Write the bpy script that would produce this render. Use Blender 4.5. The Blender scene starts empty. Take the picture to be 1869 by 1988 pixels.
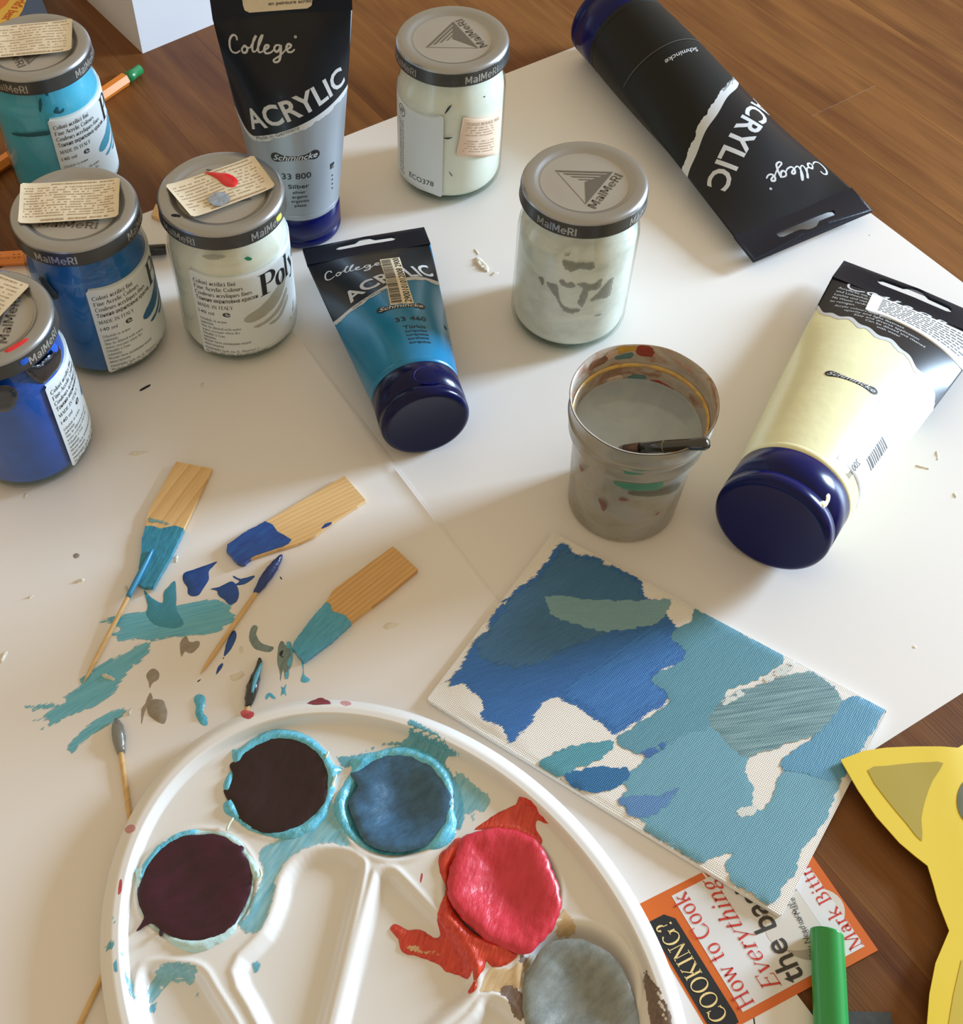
import bpy, math, random
import numpy as np
import bmesh
from mathutils import Vector, Matrix, noise
from mathutils.geometry import delaunay_2d_cdt
random.seed(3)
SC = bpy.context.scene
COL = SC.collection
PI = math.pi
# ------------------------------------------------------------------ camera
FPX, PIT, ROLL, HC, CX, CY = 2412.63, 0.62623, -0.02356, 0.4543, 766.99, 996.36
_f = np.array([0, math.sin(PIT), -math.cos(PIT)]); _r0 = np.array([1., 0, 0]); _u0 = np.cross(_r0, _f)
_r = math.cos(ROLL)*_r0 + math.sin(ROLL)*_u0; _u = -math.sin(ROLL)*_r0 + math.cos(ROLL)*_u0
CAM = np.array([0, 0, HC])
cd = bpy.data.cameras.new('camera'); co = bpy.data.objects.new('camera', cd); COL.objects.link(co)
cd.sensor_fit = 'HORIZONTAL'; cd.sensor_width = 36; cd.lens = FPX/1869*36
cd.shift_x = (934.5-CX)/1869; cd.shift_y = (CY-994)/1869
cd.clip_start = 0.01; cd.clip_end = 50
co.matrix_world = Matrix([[_r[0], _u[0], -_f[0], 0], [_r[1], _u[1], -_f[1], 0], [_r[2], _u[2], -_f[2], HC], [0, 0, 0, 1]])
SC.camera = co
# ------------------------------------------------------------------ light
def lin(c):
    return tuple(((x/255)/12.92 if x/255 <= .04045 else ((x/255+.055)/1.055)**2.4) for x in c)
w = bpy.data.worlds.new('room_light'); SC.world = w; w.use_nodes = True
w.node_tree.nodes['Background'].inputs[0].default_value = (1.0, .79, .52, 1)
w.node_tree.nodes['Background'].inputs[1].default_value = .62
ld = bpy.data.lights.new('window_light', 'AREA'); lo = bpy.data.objects.new('window_light', ld); COL.objects.link(lo)
ld.shape = 'RECTANGLE'; ld.size = .30; ld.size_y = .46; ld.energy = 56; ld.color = (.60, .79, 1.0)
AZ, EL, DIST = math.radians(20), math.radians(14.5), 1.55
tgt = Vector((.05, .33, 0)); lp = tgt + DIST*Vector((math.cos(EL)*math.cos(AZ), math.cos(EL)*math.sin(AZ), math.sin(EL)))
lo.location = lp; lo.rotation_euler = (lp-tgt).to_track_quat('Z', 'Y').to_euler()
SC.view_settings.view_transform = 'Standard'; SC.view_settings.look = 'None'
SC.view_settings.exposure = 0.0; SC.view_settings.gamma = 1; SC.view_settings.use_curve_mapping = False
# ------------------------------------------------------------------ helpers
def U(pt, z=0.):
    pt = np.asarray(pt, float)
    d = _f + (pt[..., 0:1]-CX)/FPX*_r - (pt[..., 1:2]-CY)/FPX*_u
    t = (np.asarray(z, float)-HC)/d[..., 2:3]
    return CAM + t*d
def crop(pts, ox, oy, s):
    return [(ox+a*s, oy+b*s) for a, b in pts]
def cyl(pt, x, y, R):
    d = U(pt)-CAM; ox, oy = -x, -y
    a = d[0]**2+d[1]**2; b = 2*(ox*d[0]+oy*d[1]); c = ox*ox+oy*oy-R*R
    D = max(b*b-4*a*c, 0); t = (-b-math.sqrt(D))/(2*a); X = CAM+t*d
    return math.atan2(X[1]-y, X[0]-x), X[2]
def tag(o, label=None, cat=None, group=None, kind=None):
    for k, v in (('label', label), ('category', cat), ('group', group), ('kind', kind)):
        if v: o[k] = v
    return o
def empty(name, loc, label, cat, group=None, M=None):
    o = bpy.data.objects.new(name, None); COL.objects.link(o); o.empty_display_size = .01
    if M is not None: o.matrix_world = M
    else: o.location = tuple(float(v) for v in loc)
    return tag(o, label, cat, group)
def obj(name, V, F, mat, parent=None, smooth=True, world=True, attrs=None, label=None):
    V = np.asarray(V, float)
    p = parent
    if p is not None and world:
        off = np.zeros(3)
        while p is not None:
            off += np.array(p.location); p = p.parent
        V = V-off
    me = bpy.data.meshes.new(name); me.from_pydata(V.tolist(), [], [list(map(int, f)) for f in F])
    if smooth: me.polygons.foreach_set('use_smooth', [True]*len(me.polygons))
    if attrs:
        for k, v in attrs.items():
            a = me.attributes.new(k, 'FLOAT', 'POINT'); a.data.foreach_set('value', np.asarray(v, np.float32))
    if mat: me.materials.append(mat)
    me.update()
    o = bpy.data.objects.new(name, me); COL.objects.link(o)
    if parent: o.parent = parent
    if label: o['label'] = label
    return o
def flat_edges(o, deg=35):
    me = o.data; me.update()
    import bmesh
    bm = bmesh.new(); bm.from_mesh(me)
    for e in bm.edges:
        if len(e.link_faces) == 2 and e.calc_face_angle(0) > math.radians(deg): e.smooth = False
    bm.to_mesh(me); bm.free(); return o
class Geo:
    def __init__(s): s.V = []; s.F = []; s.n = 0
    def add(s, V, F):
        V = np.asarray(V, float).reshape(-1, 3); s.V.append(V); s.F += [[i+s.n for i in f] for f in F]; s.n += len(V); return s
    def obj(s, name, mat, parent=None, **k): return obj(name, np.concatenate(s.V), s.F, mat, parent, **k)
def grid(nu, nv, fn, wrap=False):
    us = np.arange(nu); V = []
    for j in range(nv): V.append(fn(us/(nu if wrap else nu-1), j/(nv-1)))
    V = np.concatenate(V); F = []
    m = nu if wrap else nu-1
    for j in range(nv-1):
        for i in range(m):
            a = j*nu+i; b = j*nu+(i+1) % nu; F.append((a, b, b+nu, a+nu))
    return V, F
def lathe(prof, n=64, axis='z', cap0=False, cap1=False):
    V = []; F = []
    A = np.arange(n)*2*PI/n
    for r, z in prof:
        if axis == 'z': V.append(np.stack([r*np.cos(A), r*np.sin(A), np.full(n, z)], -1))
        else: V.append(np.stack([r*np.sin(A), np.full(n, z), r*np.cos(A)], -1))
    V = np.concatenate(V)
    for j in range(len(prof)-1):
        for i in range(n):
            a = j*n+i; b = j*n+(i+1) % n; F.append((a, b, b+n, a+n))
    if cap0: F.append(list(range(n))[::-1])
    if cap1: F.append([(len(prof)-1)*n+i for i in range(n)])
    return V, F
def box(x0, x1, y0, y1, z0, z1):
    V = [(x, y, z) for z in (z0, z1) for y in (y0, y1) for x in (x0, x1)]
    return V, [(0, 2, 3, 1), (4, 5, 7, 6), (0, 1, 5, 4), (2, 6, 7, 3), (0, 4, 6, 2), (1, 3, 7, 5)]
def tube(path, radii, n=12, caps=True):
    path = np.asarray(path, float); V = []; F = []
    up = np.array([0, 0, 1.])
    for k in range(len(path)):
        t = path[min(k+1, len(path)-1)]-path[max(k-1, 0)]; t /= np.linalg.norm(t)
        a = np.cross(t, up if abs(t[2]) < .95 else [1, 0, 0]); a /= np.linalg.norm(a); b = np.cross(a, t)
        A = np.arange(n)*2*PI/n; V.append(path[k]+radii[k]*(np.cos(A)[:, None]*a+np.sin(A)[:, None]*b))
    V = np.concatenate(V)
    for j in range(len(path)-1):
        for i in range(n):
            p = j*n+i; q = j*n+(i+1) % n; F.append((p, q, q+n, p+n))
    if caps: F.append(list(range(n))[::-1]); F.append([(len(path)-1)*n+i for i in range(n)])
    return V, F
def smooth(pts, k=4):
    P = np.asarray(pts, float); n = len(P); out = []
    for i in range(n):
        p0, p1, p2, p3 = P[i-1], P[i], P[(i+1) % n], P[(i+2) % n]
        for j in range(k):
            t = j/k; out.append(.5*((2*p1)+(-p0+p2)*t+(2*p0-5*p1+4*p2-p3)*t*t+(-p0+3*p1-3*p2+p3)*t**3))
    return np.array(out)
def curve(pts, k=6):
    P = np.asarray(pts, float); P = np.concatenate([[2*P[0]-P[1]], P, [2*P[-1]-P[-2]]]); out = []
    for i in range(1, len(P)-2):
        p0, p1, p2, p3 = P[i-1:i+3]
        for j in range(k):
            t = j/k; out.append(.5*((2*p1)+(-p0+p2)*t+(2*p0-5*p1+4*p2-p3)*t*t+(-p0+3*p1-3*p2+p3)*t**3))
    out.append(P[-2]); return np.array(out)
def rough(pts, amp, step, seed=0):
    P = np.asarray(pts, float)[:, :2]; out = []; n = len(P)
    for i in range(n):
        a, b = P[i], P[(i+1) % n]; m = max(1, int(np.linalg.norm(b-a)/step))
        d = b-a; nn = np.array([d[1], -d[0]])/(np.linalg.norm(d)+1e-12)
        for j in range(m):
            q = a+d*j/m
            v = noise.noise(Vector((q[0]/step*.45, q[1]/step*.45, seed*7.3)))+.6*noise.noise(Vector((q[0]/step*1.1, q[1]/step*1.1, seed*3.1)))
            out.append(q+nn*v*amp)
    return np.array(out)
def seg_dist(P, poly):
    d = np.full(len(P), 1e9)
    for i in range(len(poly)):
        a = poly[i]; b = poly[(i+1) % len(poly)]; ab = b-a
        t = np.clip(((P-a)@ab)/(ab@ab+1e-18), 0, 1); d = np.minimum(d, np.linalg.norm(P-(a+t[:, None]*ab), axis=1))
    return d
def inside(P, poly):
    P = np.atleast_2d(P); r = np.zeros(len(P), bool); n = len(poly); j = n-1
    for i in range(n):
        xi, yi = poly[i]; xj, yj = poly[j]
        c = ((yi > P[:, 1]) != (yj > P[:, 1])) & (P[:, 0] < (xj-xi)*(P[:, 1]-yi)/(yj-yi+1e-18)+xi)
        r ^= c; j = i
    return r
def cdt(outline, step=None, holes=()):
    O = np.asarray(outline, float)[:, :2]*1000
    pts = [Vector(p) for p in O]; n = len(pts); E = [(i, (i+1) % n) for i in range(n)]
    H = [np.asarray(h, float)[:, :2]*1000 for h in holes]
    for h in H:
        s = len(pts); pts += [Vector(p) for p in h]; E += [(s+i, s+(i+1) % len(h)) for i in range(len(h))]
    if step:
        s = step*1000; lo_, hi = O.min(0), O.max(0)
        X, Y = np.meshgrid(np.arange(lo_[0]+s/2, hi[0], s), np.arange(lo_[1]+s/2, hi[1], s)); X[::2] += s/2
        G = np.stack([X.ravel(), Y.ravel()], -1); G = G[inside(G, O)]
        for h in H: G = G[~inside(G, h)]
        if len(G): G = G[seg_dist(G, O) > s*.35]
        pts += [Vector(p) for p in G]
    r = delaunay_2d_cdt(pts, E, [], 1, 1e-5)
    V = np.array([tuple(v) for v in r[0]]); F = [list(f) for f in r[2]]
    if H: F = [f for f in F if not any(inside(V[f].mean(0), h)[0] for h in H)]
    out = []
    for f in F:
        a, b, c = V[f[0]], V[f[1]], V[f[2]]
        if (b[0]-a[0])*(c[1]-a[1])-(b[1]-a[1])*(c[0]-a[0]) < 0: f = f[::-1]
        out.append(f)
    return V/1000, out, O/1000
def patch(name, outline, mat, parent=None, t=.0003, w=.0006, base=lambda x, y: 0*x, step=.0015, bump=0., bs=300., fmap=None, **k):
    """a dab of paint: rises from the surface at its outline to thickness t"""
    V, F, O = cdt(outline, step)
    e = seg_dist(V, O)
    z = base(V[:, 0], V[:, 1])+.00003+t*(1-np.exp(-e/w))
    if bump:
        z += bump*np.array([noise.noise(Vector((x*bs, y*bs, 1.7))) for x, y in V])*np.minimum(1, e/w)
    P = np.column_stack([V, z])
    if fmap is not None: P = fmap(P)
    return obj(name, P, F, mat, parent, attrs={'edge': e*1000}, **k)
def slab(name, outline, mat, parent=None, zt=lambda x, y: 0*x+.001, zb=lambda x, y: 0*x, step=None, holes=(), fmap=None, **k):
    V, F, O = cdt(outline, step, holes); n = len(V)
    top = np.column_stack([V, zt(V[:, 0], V[:, 1])]); bot = np.column_stack([V, zb(V[:, 0], V[:, 1])])
    cnt = {}
    for f in F:
        for a, b in zip(f, f[1:]+f[:1]): cnt[(a, b)] = 1
    S = [(a, b) for (a, b) in cnt if (b, a) not in cnt]
    V3 = np.concatenate([top, bot]); F3 = F+[[i+n for i in f[::-1]] for f in F]+[[a, a+n, b+n, b] for a, b in S]
    if fmap is not None: V3 = fmap(V3)
    return flat_edges(obj(name, V3, F3, mat, parent, **k), 50)
_tc = {}
def textgeo(s, bold=0., res=3, shear=0., space=1.0):
    key = (s, bold, res, shear, space)
    if key in _tc: return _tc[key]
    cu = bpy.data.curves.new('t', 'FONT'); cu.body = s; cu.size = 1; cu.resolution_u = res; cu.offset = bold; cu.shear = shear; cu.space_character = space
    cu.fill_mode = 'FRONT' if hasattr(cu, 'fill_mode') else cu.fill_mode
    o = bpy.data.objects.new('t', cu); COL.objects.link(o)
    bpy.context.view_layer.update()
    me = bpy.data.meshes.new_from_object(o.evaluated_get(bpy.context.evaluated_depsgraph_get()))
    V = np.empty(len(me.vertices)*3); me.vertices.foreach_get('co', V); V = V.reshape(-1, 3)[:, :2]
    F = [list(p.vertices) for p in me.polygons]
    out = []
    for f in F:
        a, b, c = V[f[0]], V[f[1]], V[f[2]]
        if (b[0]-a[0])*(c[1]-a[1])-(b[1]-a[1])*(c[0]-a[0]) < 0: f = f[::-1]
        out.append(f)
    bpy.data.objects.remove(o); bpy.data.curves.remove(cu); bpy.data.meshes.remove(me)
    V = V-np.array([V[:, 0].min(), 0]); _tc[key] = (V, out); return _tc[key]
def text2(s, p0, p1=None, h=None, width=None, **k):
    """text as 2D points; baseline from p0 towards p1 (fits the length), cap height h"""
    V, F = textgeo(s, **k); W = V[:, 0].max(); CAP = .70
    p0 = np.array(p0, float)
    if p1 is not None:
        d = np.array(p1, float)-p0; L = np.linalg.norm(d); d /= L
    else: d = np.array([1., 0]); L = width if width else W*h/CAP
    sx = L/W; sy = (h/CAP) if h else sx
    n = np.array([-d[1], d[0]])
    return p0+V[:, :1]*sx*d+V[:, 1:]*sy*n, F
def ribbon(pts, wd, k=5, close=False):
    P = curve(pts, k); n = len(P); W_ = np.interp(np.linspace(0, 1, n), np.linspace(0, 1, len(wd)), wd) if hasattr(wd, '__len__') else np.full(n, wd)
    T = np.gradient(P, axis=0); T /= (np.linalg.norm(T, axis=1)[:, None]+1e-12); N = np.stack([-T[:, 1], T[:, 0]], -1)
    V = np.concatenate([P+N*W_[:, None]/2, P-N*W_[:, None]/2]); F = [(i+n, i+1+n, i+1, i) for i in range(n-1)]
    return V, F
GL = {
'H': (.66, 'V.1 0 .7|V.5 0 .7|S0 .2 0|S0 .2 .7|S.4 .6 0|S.4 .6 .7|S.1 .5 .35'), 'o': (.5, 'O.24 .225 .2 .235 0 360'),
'w': (.68, 'D.05 .44 .2 0|d.2 0 .33 .44|D.31 .44 .46 0|d.46 0 .61 .44|S0 .14 .44|S.25 .37 .44|S.55 .68 .44'), 't': (.32, 'V.14 .04 .6|S.02 .28 .44|S.12 .28 .03'),
'C': (.66, 'O.35 .35 .31 .36 48 312|v.57 .5 .7|v.57 .02 .16'), 'k': (.52, 'V.12 0 .72|S.03 .22 0|S.03 .13 .71|d.14 .2 .38 .44|D.22 .26 .44 0|S.34 .52 0|S.3 .46 .44'),
'E': (.56, 'V.12 0 .7|S.02 .5 .01|S.02 .48 .69|S.12 .38 .36|v.5 0 .15|v.48 .57 .7|v.38 .29 .43'), 'v': (.46, 'D.06 .44 .23 0|d.23 0 .39 .44|S0 .16 .44|S.32 .46 .44'),
'e': (.46, 'O.23 .225 .19 .235 8 318|S.06 .41 .25'), 'r': (.36, 'V.12 0 .44|S.02 .24 0|S.03 .14 .43|O.24 .3 .12 .13 40 160'),
'y': (.46, 'D.06 .44 .23 .03|d.4 .44 .14 -.18|S0 .16 .44|S.33 .47 .44'), 'h': (.5, 'V.12 0 .72|S.03 .14 .71|S.02 .22 0|V.38 0 .32|S.28 .48 0|O.25 .31 .13 .13 0 165'),
'i': (.25, 'V.12 0 .44|S.02 .22 0|S.04 .14 .43|V.12 .58 .67'), 'n': (.5, 'V.12 0 .44|S.02 .22 0|S.03 .13 .43|V.38 0 .32|S.28 .48 0|O.25 .31 .13 .13 0 165'),
'g': (.46, 'O.21 .28 .14 .16 0 360|O.22 -.07 .18 .11 0 360|d.13 .13 .12 .05|d.32 .4 .44 .43'), 'M': (.78, 'v.12 0 .7|D.12 .7 .38 .02|d.38 .02 .62 .7|V.64 0 .7|S.02 .22 0|S.54 .74 0|S.02 .16 .7|S.6 .74 .7'),
'a': (.44, 'V.34 0 .33|O.22 .33 .12 .12 0 160|O.19 .13 .13 .13 0 360|S.34 .43 .01'), 'B': (.58, 'V.12 0 .7|S.02 .26 .01|S.02 .24 .69|O.24 .53 .19 .165 -90 90|O.26 .18 .24 .175 -90 90'),
'm': (.76, 'V.12 0 .44|V.38 0 .32|V.64 0 .32|S.02 .22 0|S.03 .13 .43|S.3 .46 0|S.56 .73 0|O.25 .31 .13 .13 0 165|O.51 .31 .13 .13 0 165'), 'O': (.74, 'O.36 .35 .31 .36 0 360'),
'K': (.64, 'V.12 0 .7|d.14 .26 .48 .7|D.25 .38 .54 0|S.02 .22 0|S.02 .22 .7|S.4 .56 .7|S.46 .64 0'), 'I': (.32, 'V.16 0 .7|S.06 .26 0|S.06 .26 .7'),
'N': (.7, 'v.12 0 .7|D.12 .7 .56 0|v.56 0 .7|S.02 .22 0|S.02 .16 .7|S.46 .66 .7'), 'G': (.74, 'O.35 .35 .31 .36 48 318|V.6 .04 .3|S.48 .7 .3'),
'?': (.42, 'O.18 .54 .14 .16 -90 170|v.2 .2 .38|V.2 .0 .08'), 'l': (.25, 'V.12 0 .72|S.02 .22 0|S.04 .13 .71'), 'c': (.42, 'O.24 .225 .19 .235 45 315'),
'u': (.5, 'V.12 .12 .44|V.38 0 .44|O.25 .13 .13 .13 180 345|S.02 .12 .43|S.28 .38 .43|S.38 .47 .01'), 's': (.36, 'O.18 .33 .12 .11 40 250|O.18 .12 .13 .12 -150 85'),
'q': (.5, 'O.22 .225 .17 .235 0 360|V.39 -.2 .44|S.3 .49 -.2'), 'f': (.32, 'V.14 0 .58|O.24 .57 .1 .14 40 180|S.03 .3 .44|S.04 .24 0'),
'A': (.64, 'd.06 0 .3 .72|D.3 .72 .56 0|S.15 .46 .25|S0 .16 0|S.46 .66 0'), 'D': (.68, 'V.12 0 .7|O.22 .35 .38 .34 -90 90|S.02 .26 .01|S.02 .26 .69'),
'T': (.6, 'V.3 0 .7|S.02 .58 .69|v.02 .56 .7|v.58 .56 .7|S.2 .4 0'), 'L': (.54, 'V.12 0 .7|S.02 .5 .01|S.02 .24 .7|v.5 0 .16'), 'Y': (.6, 'D.06 .7 .3 .34|d.54 .7 .3 .34|V.3 0 .34|S.2 .4 0|S0 .16 .7|S.44 .6 .7'),
'F': (.54, 'V.12 0 .7|S.02 .24 0|S.02 .48 .69|S.12 .38 .36|v.48 .56 .7'), 'b': (.5, 'V.12 0 .72|S.03 .13 .71|O.27 .225 .17 .235 0 360'), 'd': (.5, 'V.39 0 .72|S.3 .4 .71|S.39 .48 .01|O.22 .225 .17 .235 0 360'),
'p': (.5, 'V.12 -.2 .44|S.02 .22 -.2|S.03 .13 .43|O.27 .225 .17 .235 0 360'), 'S': (.5, 'O.25 .52 .17 .17 30 250|O.25 .18 .19 .18 -150 85')}
_sg = {}
def glyph(ch, wt):
    if (ch, wt) in _sg: return _sg[(ch, wt)]
    T_, t_ = .09*wt, .032*wt; g = Geo2()
    if ch in GL:
        for op in GL[ch][1].split('|'):
            k, a = op[0], [float(x) for x in op[1:].split()]
            if k in 'Vv': g.add(ribbon([(a[0], a[1]), (a[0], a[2])], T_ if k == 'V' else t_, 1))
            elif k == 'S': g.add(ribbon([(a[0], a[2]), (a[1], a[2])], t_, 1))
            elif k in 'Dd': g.add(ribbon([(a[0], a[1]), (a[2], a[3])], T_ if k == 'D' else t_*1.2, 1))
            else:
                n_ = max(5, int(abs(a[5]-a[4])/30)); th = np.radians(np.linspace(a[4], a[5], n_+1))
                g.add(ribbon([(a[0]+(a[2]-T_*.3)*math.cos(t), a[1]+a[3]*math.sin(t)) for t in th], [t_+(T_*1.05-t_)*abs(math.cos(t))**1.6 for t in th], 2))
        r = (np.concatenate(g.V), g.F, GL[ch][0])
    elif ch == ' ': r = (np.zeros((0, 2)), [], .28)
    else:
        V, F = textgeo(ch, res=2); r = (V+np.array([.04, 0]), F, V[:, 0].max()+.1)
    _sg[(ch, wt)] = r; return r
class Geo2:
    def __init__(s): s.V = []; s.F = []; s.n = 0
    def add(s, VF): s.V.append(VF[0]); s.F += [[i+s.n for i in f] for f in VF[1]]; s.n += len(VF[0])
def serif2(txt, p0, p1, h, wt=1., slant=0.):
    g = Geo2(); x = 0.
    for ch in txt:
        V, F, ad = glyph(ch, wt)
        if len(V): g.add((V+np.array([x, 0]), F))
        x += ad
    V = np.concatenate(g.V); p0 = np.array(p0, float); d = np.array(p1, float)-p0; L = np.linalg.norm(d); d /= L; n = np.array([-d[1], d[0]])
    return p0+(V[:, :1]+V[:, 1:]*slant)*(L/x)*d+V[:, 1:]*(h/.70)*n, g.F
def gridcut(V, F, step):
    """split a flat print into cells so that it can follow a curved wall"""
    bm = bmesh.new(); vs = [bm.verts.new((a, b, 0)) for a, b in V]
    for f in F:
        try: bm.faces.new([vs[i] for i in f])
        except ValueError: pass
    for ax in (0, 1):
        lo_, hi = V[:, ax].min(), V[:, ax].max(); c = lo_+step/2
        while c < hi:
            p = [0, 0, 0]; p[ax] = c; n_ = [0, 0, 0]; n_[ax] = 1
            bmesh.ops.bisect_plane(bm, geom=bm.verts[:]+bm.edges[:]+bm.faces[:], plane_co=p, plane_no=n_, dist=1e-7); c += step
    bm.verts.index_update(); out = (np.array([v.co[:2] for v in bm.verts]), [[v.index for v in f.verts] for f in bm.faces]); bm.free(); return out
def maker(p0, p1, h):
    """the chunky lid wordmark, in strokes"""
    Wd = .17; g = Geo2(); x = 0.
    def A_(pts, w_=Wd, k=1): g.add(ribbon([(x+a, b) for a, b in pts], w_, k))
    def arc(cx, cy, rx, ry, a0, a1): A_([(cx+rx*math.cos(math.radians(t)), cy+ry*math.sin(math.radians(t))) for t in np.linspace(a0, a1, 9)], Wd*.95, 2)
    for ch in 'MaIMeRI':
        if ch == 'M': A_([(.1, 0), (.1, 1)]); A_([(.14, .98), (.42, .22)]); A_([(.42, .22), (.70, .98)]); A_([(.74, 0), (.74, 1)]); x += .92
        elif ch == 'a': A_([(.50, 0), (.50, .56)]); arc(.30, .54, .20, .15, 0, 165); arc(.28, .22, .19, .15, 0, 360); x += .68
        elif ch == 'I': A_([(.1, 0), (.1, 1)]); x += .28
        elif ch == 'e': arc(.34, .37, .25, .30, 0, 318); A_([(.1, .38), (.60, .38)], .12); x += .72
        elif ch == 'R': A_([(.1, 0), (.1, 1)]); A_([(.1, .93), (.40, .93)], .14); arc(.38, .70, .17, .23, 90, -90); A_([(.1, .47), (.40, .47)], .14); A_([(.34, .45), (.60, 0)]); x += .74
    V = np.concatenate(g.V); p0 = np.array(p0, float); d = np.array(p1, float)-p0; L = np.linalg.norm(d); d /= L; n = np.array([-d[1], d[0]])
    return p0+V[:, :1]*(L/(x-.08))*d+V[:, 1:]*h*n, g.F
class Flat:
    """2D print collected into one mesh, mapped onto a surface by fn(P2)->P3"""
    def __init__(s): s.V = []; s.F = []; s.n = 0
    def add(s, VF):
        V, F = VF; s.V.append(np.asarray(V)[:, :2]); s.F += [[i+s.n for i in f] for f in F]; s.n += len(V); return s
    def rect(s, x0, y0, x1, y1, m=1):
        xs = np.linspace(x0, x1, m+1); V = np.array([(x, y) for y in (y0, y1) for x in xs])
        return s.add((V, [(i, i+1, i+m+2, i+m+1) for i in range(m)]))
    def poly(s, pts, step=None):
        V, F, _ = cdt(np.asarray(pts), step); return s.add((V, F))
    def obj(s, name, mat, parent, fn, **k): return obj(name, fn(np.concatenate(s.V)), s.F, mat, parent, smooth=False, **k)
# ------------------------------------------------------------------ materials
def nodes(name):
    m = bpy.data.materials.new(name); m.use_nodes = True; nt = m.node_tree
    b = nt.nodes['Principled BSDF']; return m, nt, b
def N(nt, typ, **kw):
    n = nt.nodes.new(typ)
    for k, v in kw.items(): setattr(n, k, v)
    return n
def setin(n, d):
    for k, v in d.items(): n.inputs[k].default_value = v
def coords(nt, scale=(1, 1, 1), rot=(0, 0, 0), world=False):
    tc = N(nt, 'ShaderNodeTexCoord'); mp = N(nt, 'ShaderNodeMapping')
    if world:
        g = N(nt, 'ShaderNodeNewGeometry'); nt.links.new(g.outputs['Position'], mp.inputs[0])
    else: nt.links.new(tc.outputs['Object'], mp.inputs[0])
    mp.inputs['Scale'].default_value = scale; mp.inputs['Rotation'].default_value = rot; mp.vector_type = 'POINT'
    return mp.outputs[0]
def noi(nt, vec, scale, detail=3, rough_=.5, dist=0.):
    n = N(nt, 'ShaderNodeTexNoise'); nt.links.new(vec, n.inputs['Vector']); setin(n, {'Scale': scale, 'Detail': detail, 'Roughness': rough_, 'Distortion': dist}); return n.outputs['Fac']
def ramp(nt, fac, stops, interp='LINEAR'):
    r = N(nt, 'ShaderNodeValToRGB'); r.color_ramp.interpolation = interp; nt.links.new(fac, r.inputs[0]); cr = r.color_ramp
    while len(cr.elements) < len(stops): cr.elements.new(.5)
    for e, (p, c) in zip(cr.elements, stops): e.position = p; e.color = (*c, 1) if len(c) == 3 else c
    return r.outputs[0]
def mixc(nt, fac, a, b, mode='MIX'):
    n = N(nt, 'ShaderNodeMix', data_type='RGBA', blend_type=mode)
    for i, v in ((0, fac), (6, a), (7, b)):
        if hasattr(v, 'default_value') or hasattr(v, 'links'): nt.links.new(v, n.inputs[i])
        else: n.inputs[i].default_value = v if i == 0 else ((*v, 1) if len(v) == 3 else v)
    return n.outputs[2]
def math_(nt, op, a, b=None, clamp=False):
    n = N(nt, 'ShaderNodeMath', operation=op, use_clamp=clamp)
    for i, v in ((0, a), (1, b)):
        if v is None: continue
        if hasattr(v, 'links'): nt.links.new(v, n.inputs[i])
        else: n.inputs[i].default_value = v
    return n.outputs[0]
def bumpn(nt, bs, h, dist, strength=1.):
    b = N(nt, 'ShaderNodeBump'); b.inputs['Distance'].default_value = dist; b.inputs['Strength'].default_value = strength
    nt.links.new(h, b.inputs['Height']); nt.links.new(b.outputs[0], bs.inputs['Normal'])
def plain(name, c, rough_=.5, metal=0., coat=0., var=0., vs=400., bump=0., bscale=900., spec=.5, trans=0., sss=0., emit=None, alpha=1.):
    m, nt, b = nodes(name); c = lin(c)
    setin(b, {'Base Color': (*c, 1), 'Roughness': rough_, 'Metallic': metal, 'Coat Weight': coat, 'Coat Roughness': .06, 'Specular IOR Level': spec, 'Transmission Weight': trans, 'Alpha': alpha})
    if sss: setin(b, {'Subsurface Weight': sss, 'Subsurface Radius': (.004, .003, .002), 'Subsurface Scale': 1.})
    if var or bump: v = coords(nt)
    if var:
        f = noi(nt, v, vs, 4, .6); d = tuple(x*(1-var) for x in c); e = tuple(min(1, x*(1+var)) for x in c)
        nt.links.new(ramp(nt, f, [(.3, d), (.7, e)]), b.inputs['Base Color'])
    if bump: bumpn(nt, b, noi(nt, v, bscale, 3), bump)
    return m
def weave(nt):
    v = coords(nt, world=True, rot=(0, 0, math.radians(36)))
    h = None
    for d in ('X', 'Y'):
        wv = N(nt, 'ShaderNodeTexWave', wave_type='BANDS', bands_direction=d, wave_profile='SIN'); nt.links.new(v, wv.inputs['Vector'])
        setin(wv, {'Scale': 430., 'Distortion': 1.2, 'Detail': 1., 'Detail Scale': 2.})
        h = wv.outputs['Fac'] if h is None else math_(nt, 'ADD', h, wv.outputs['Fac'])
    return h
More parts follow.
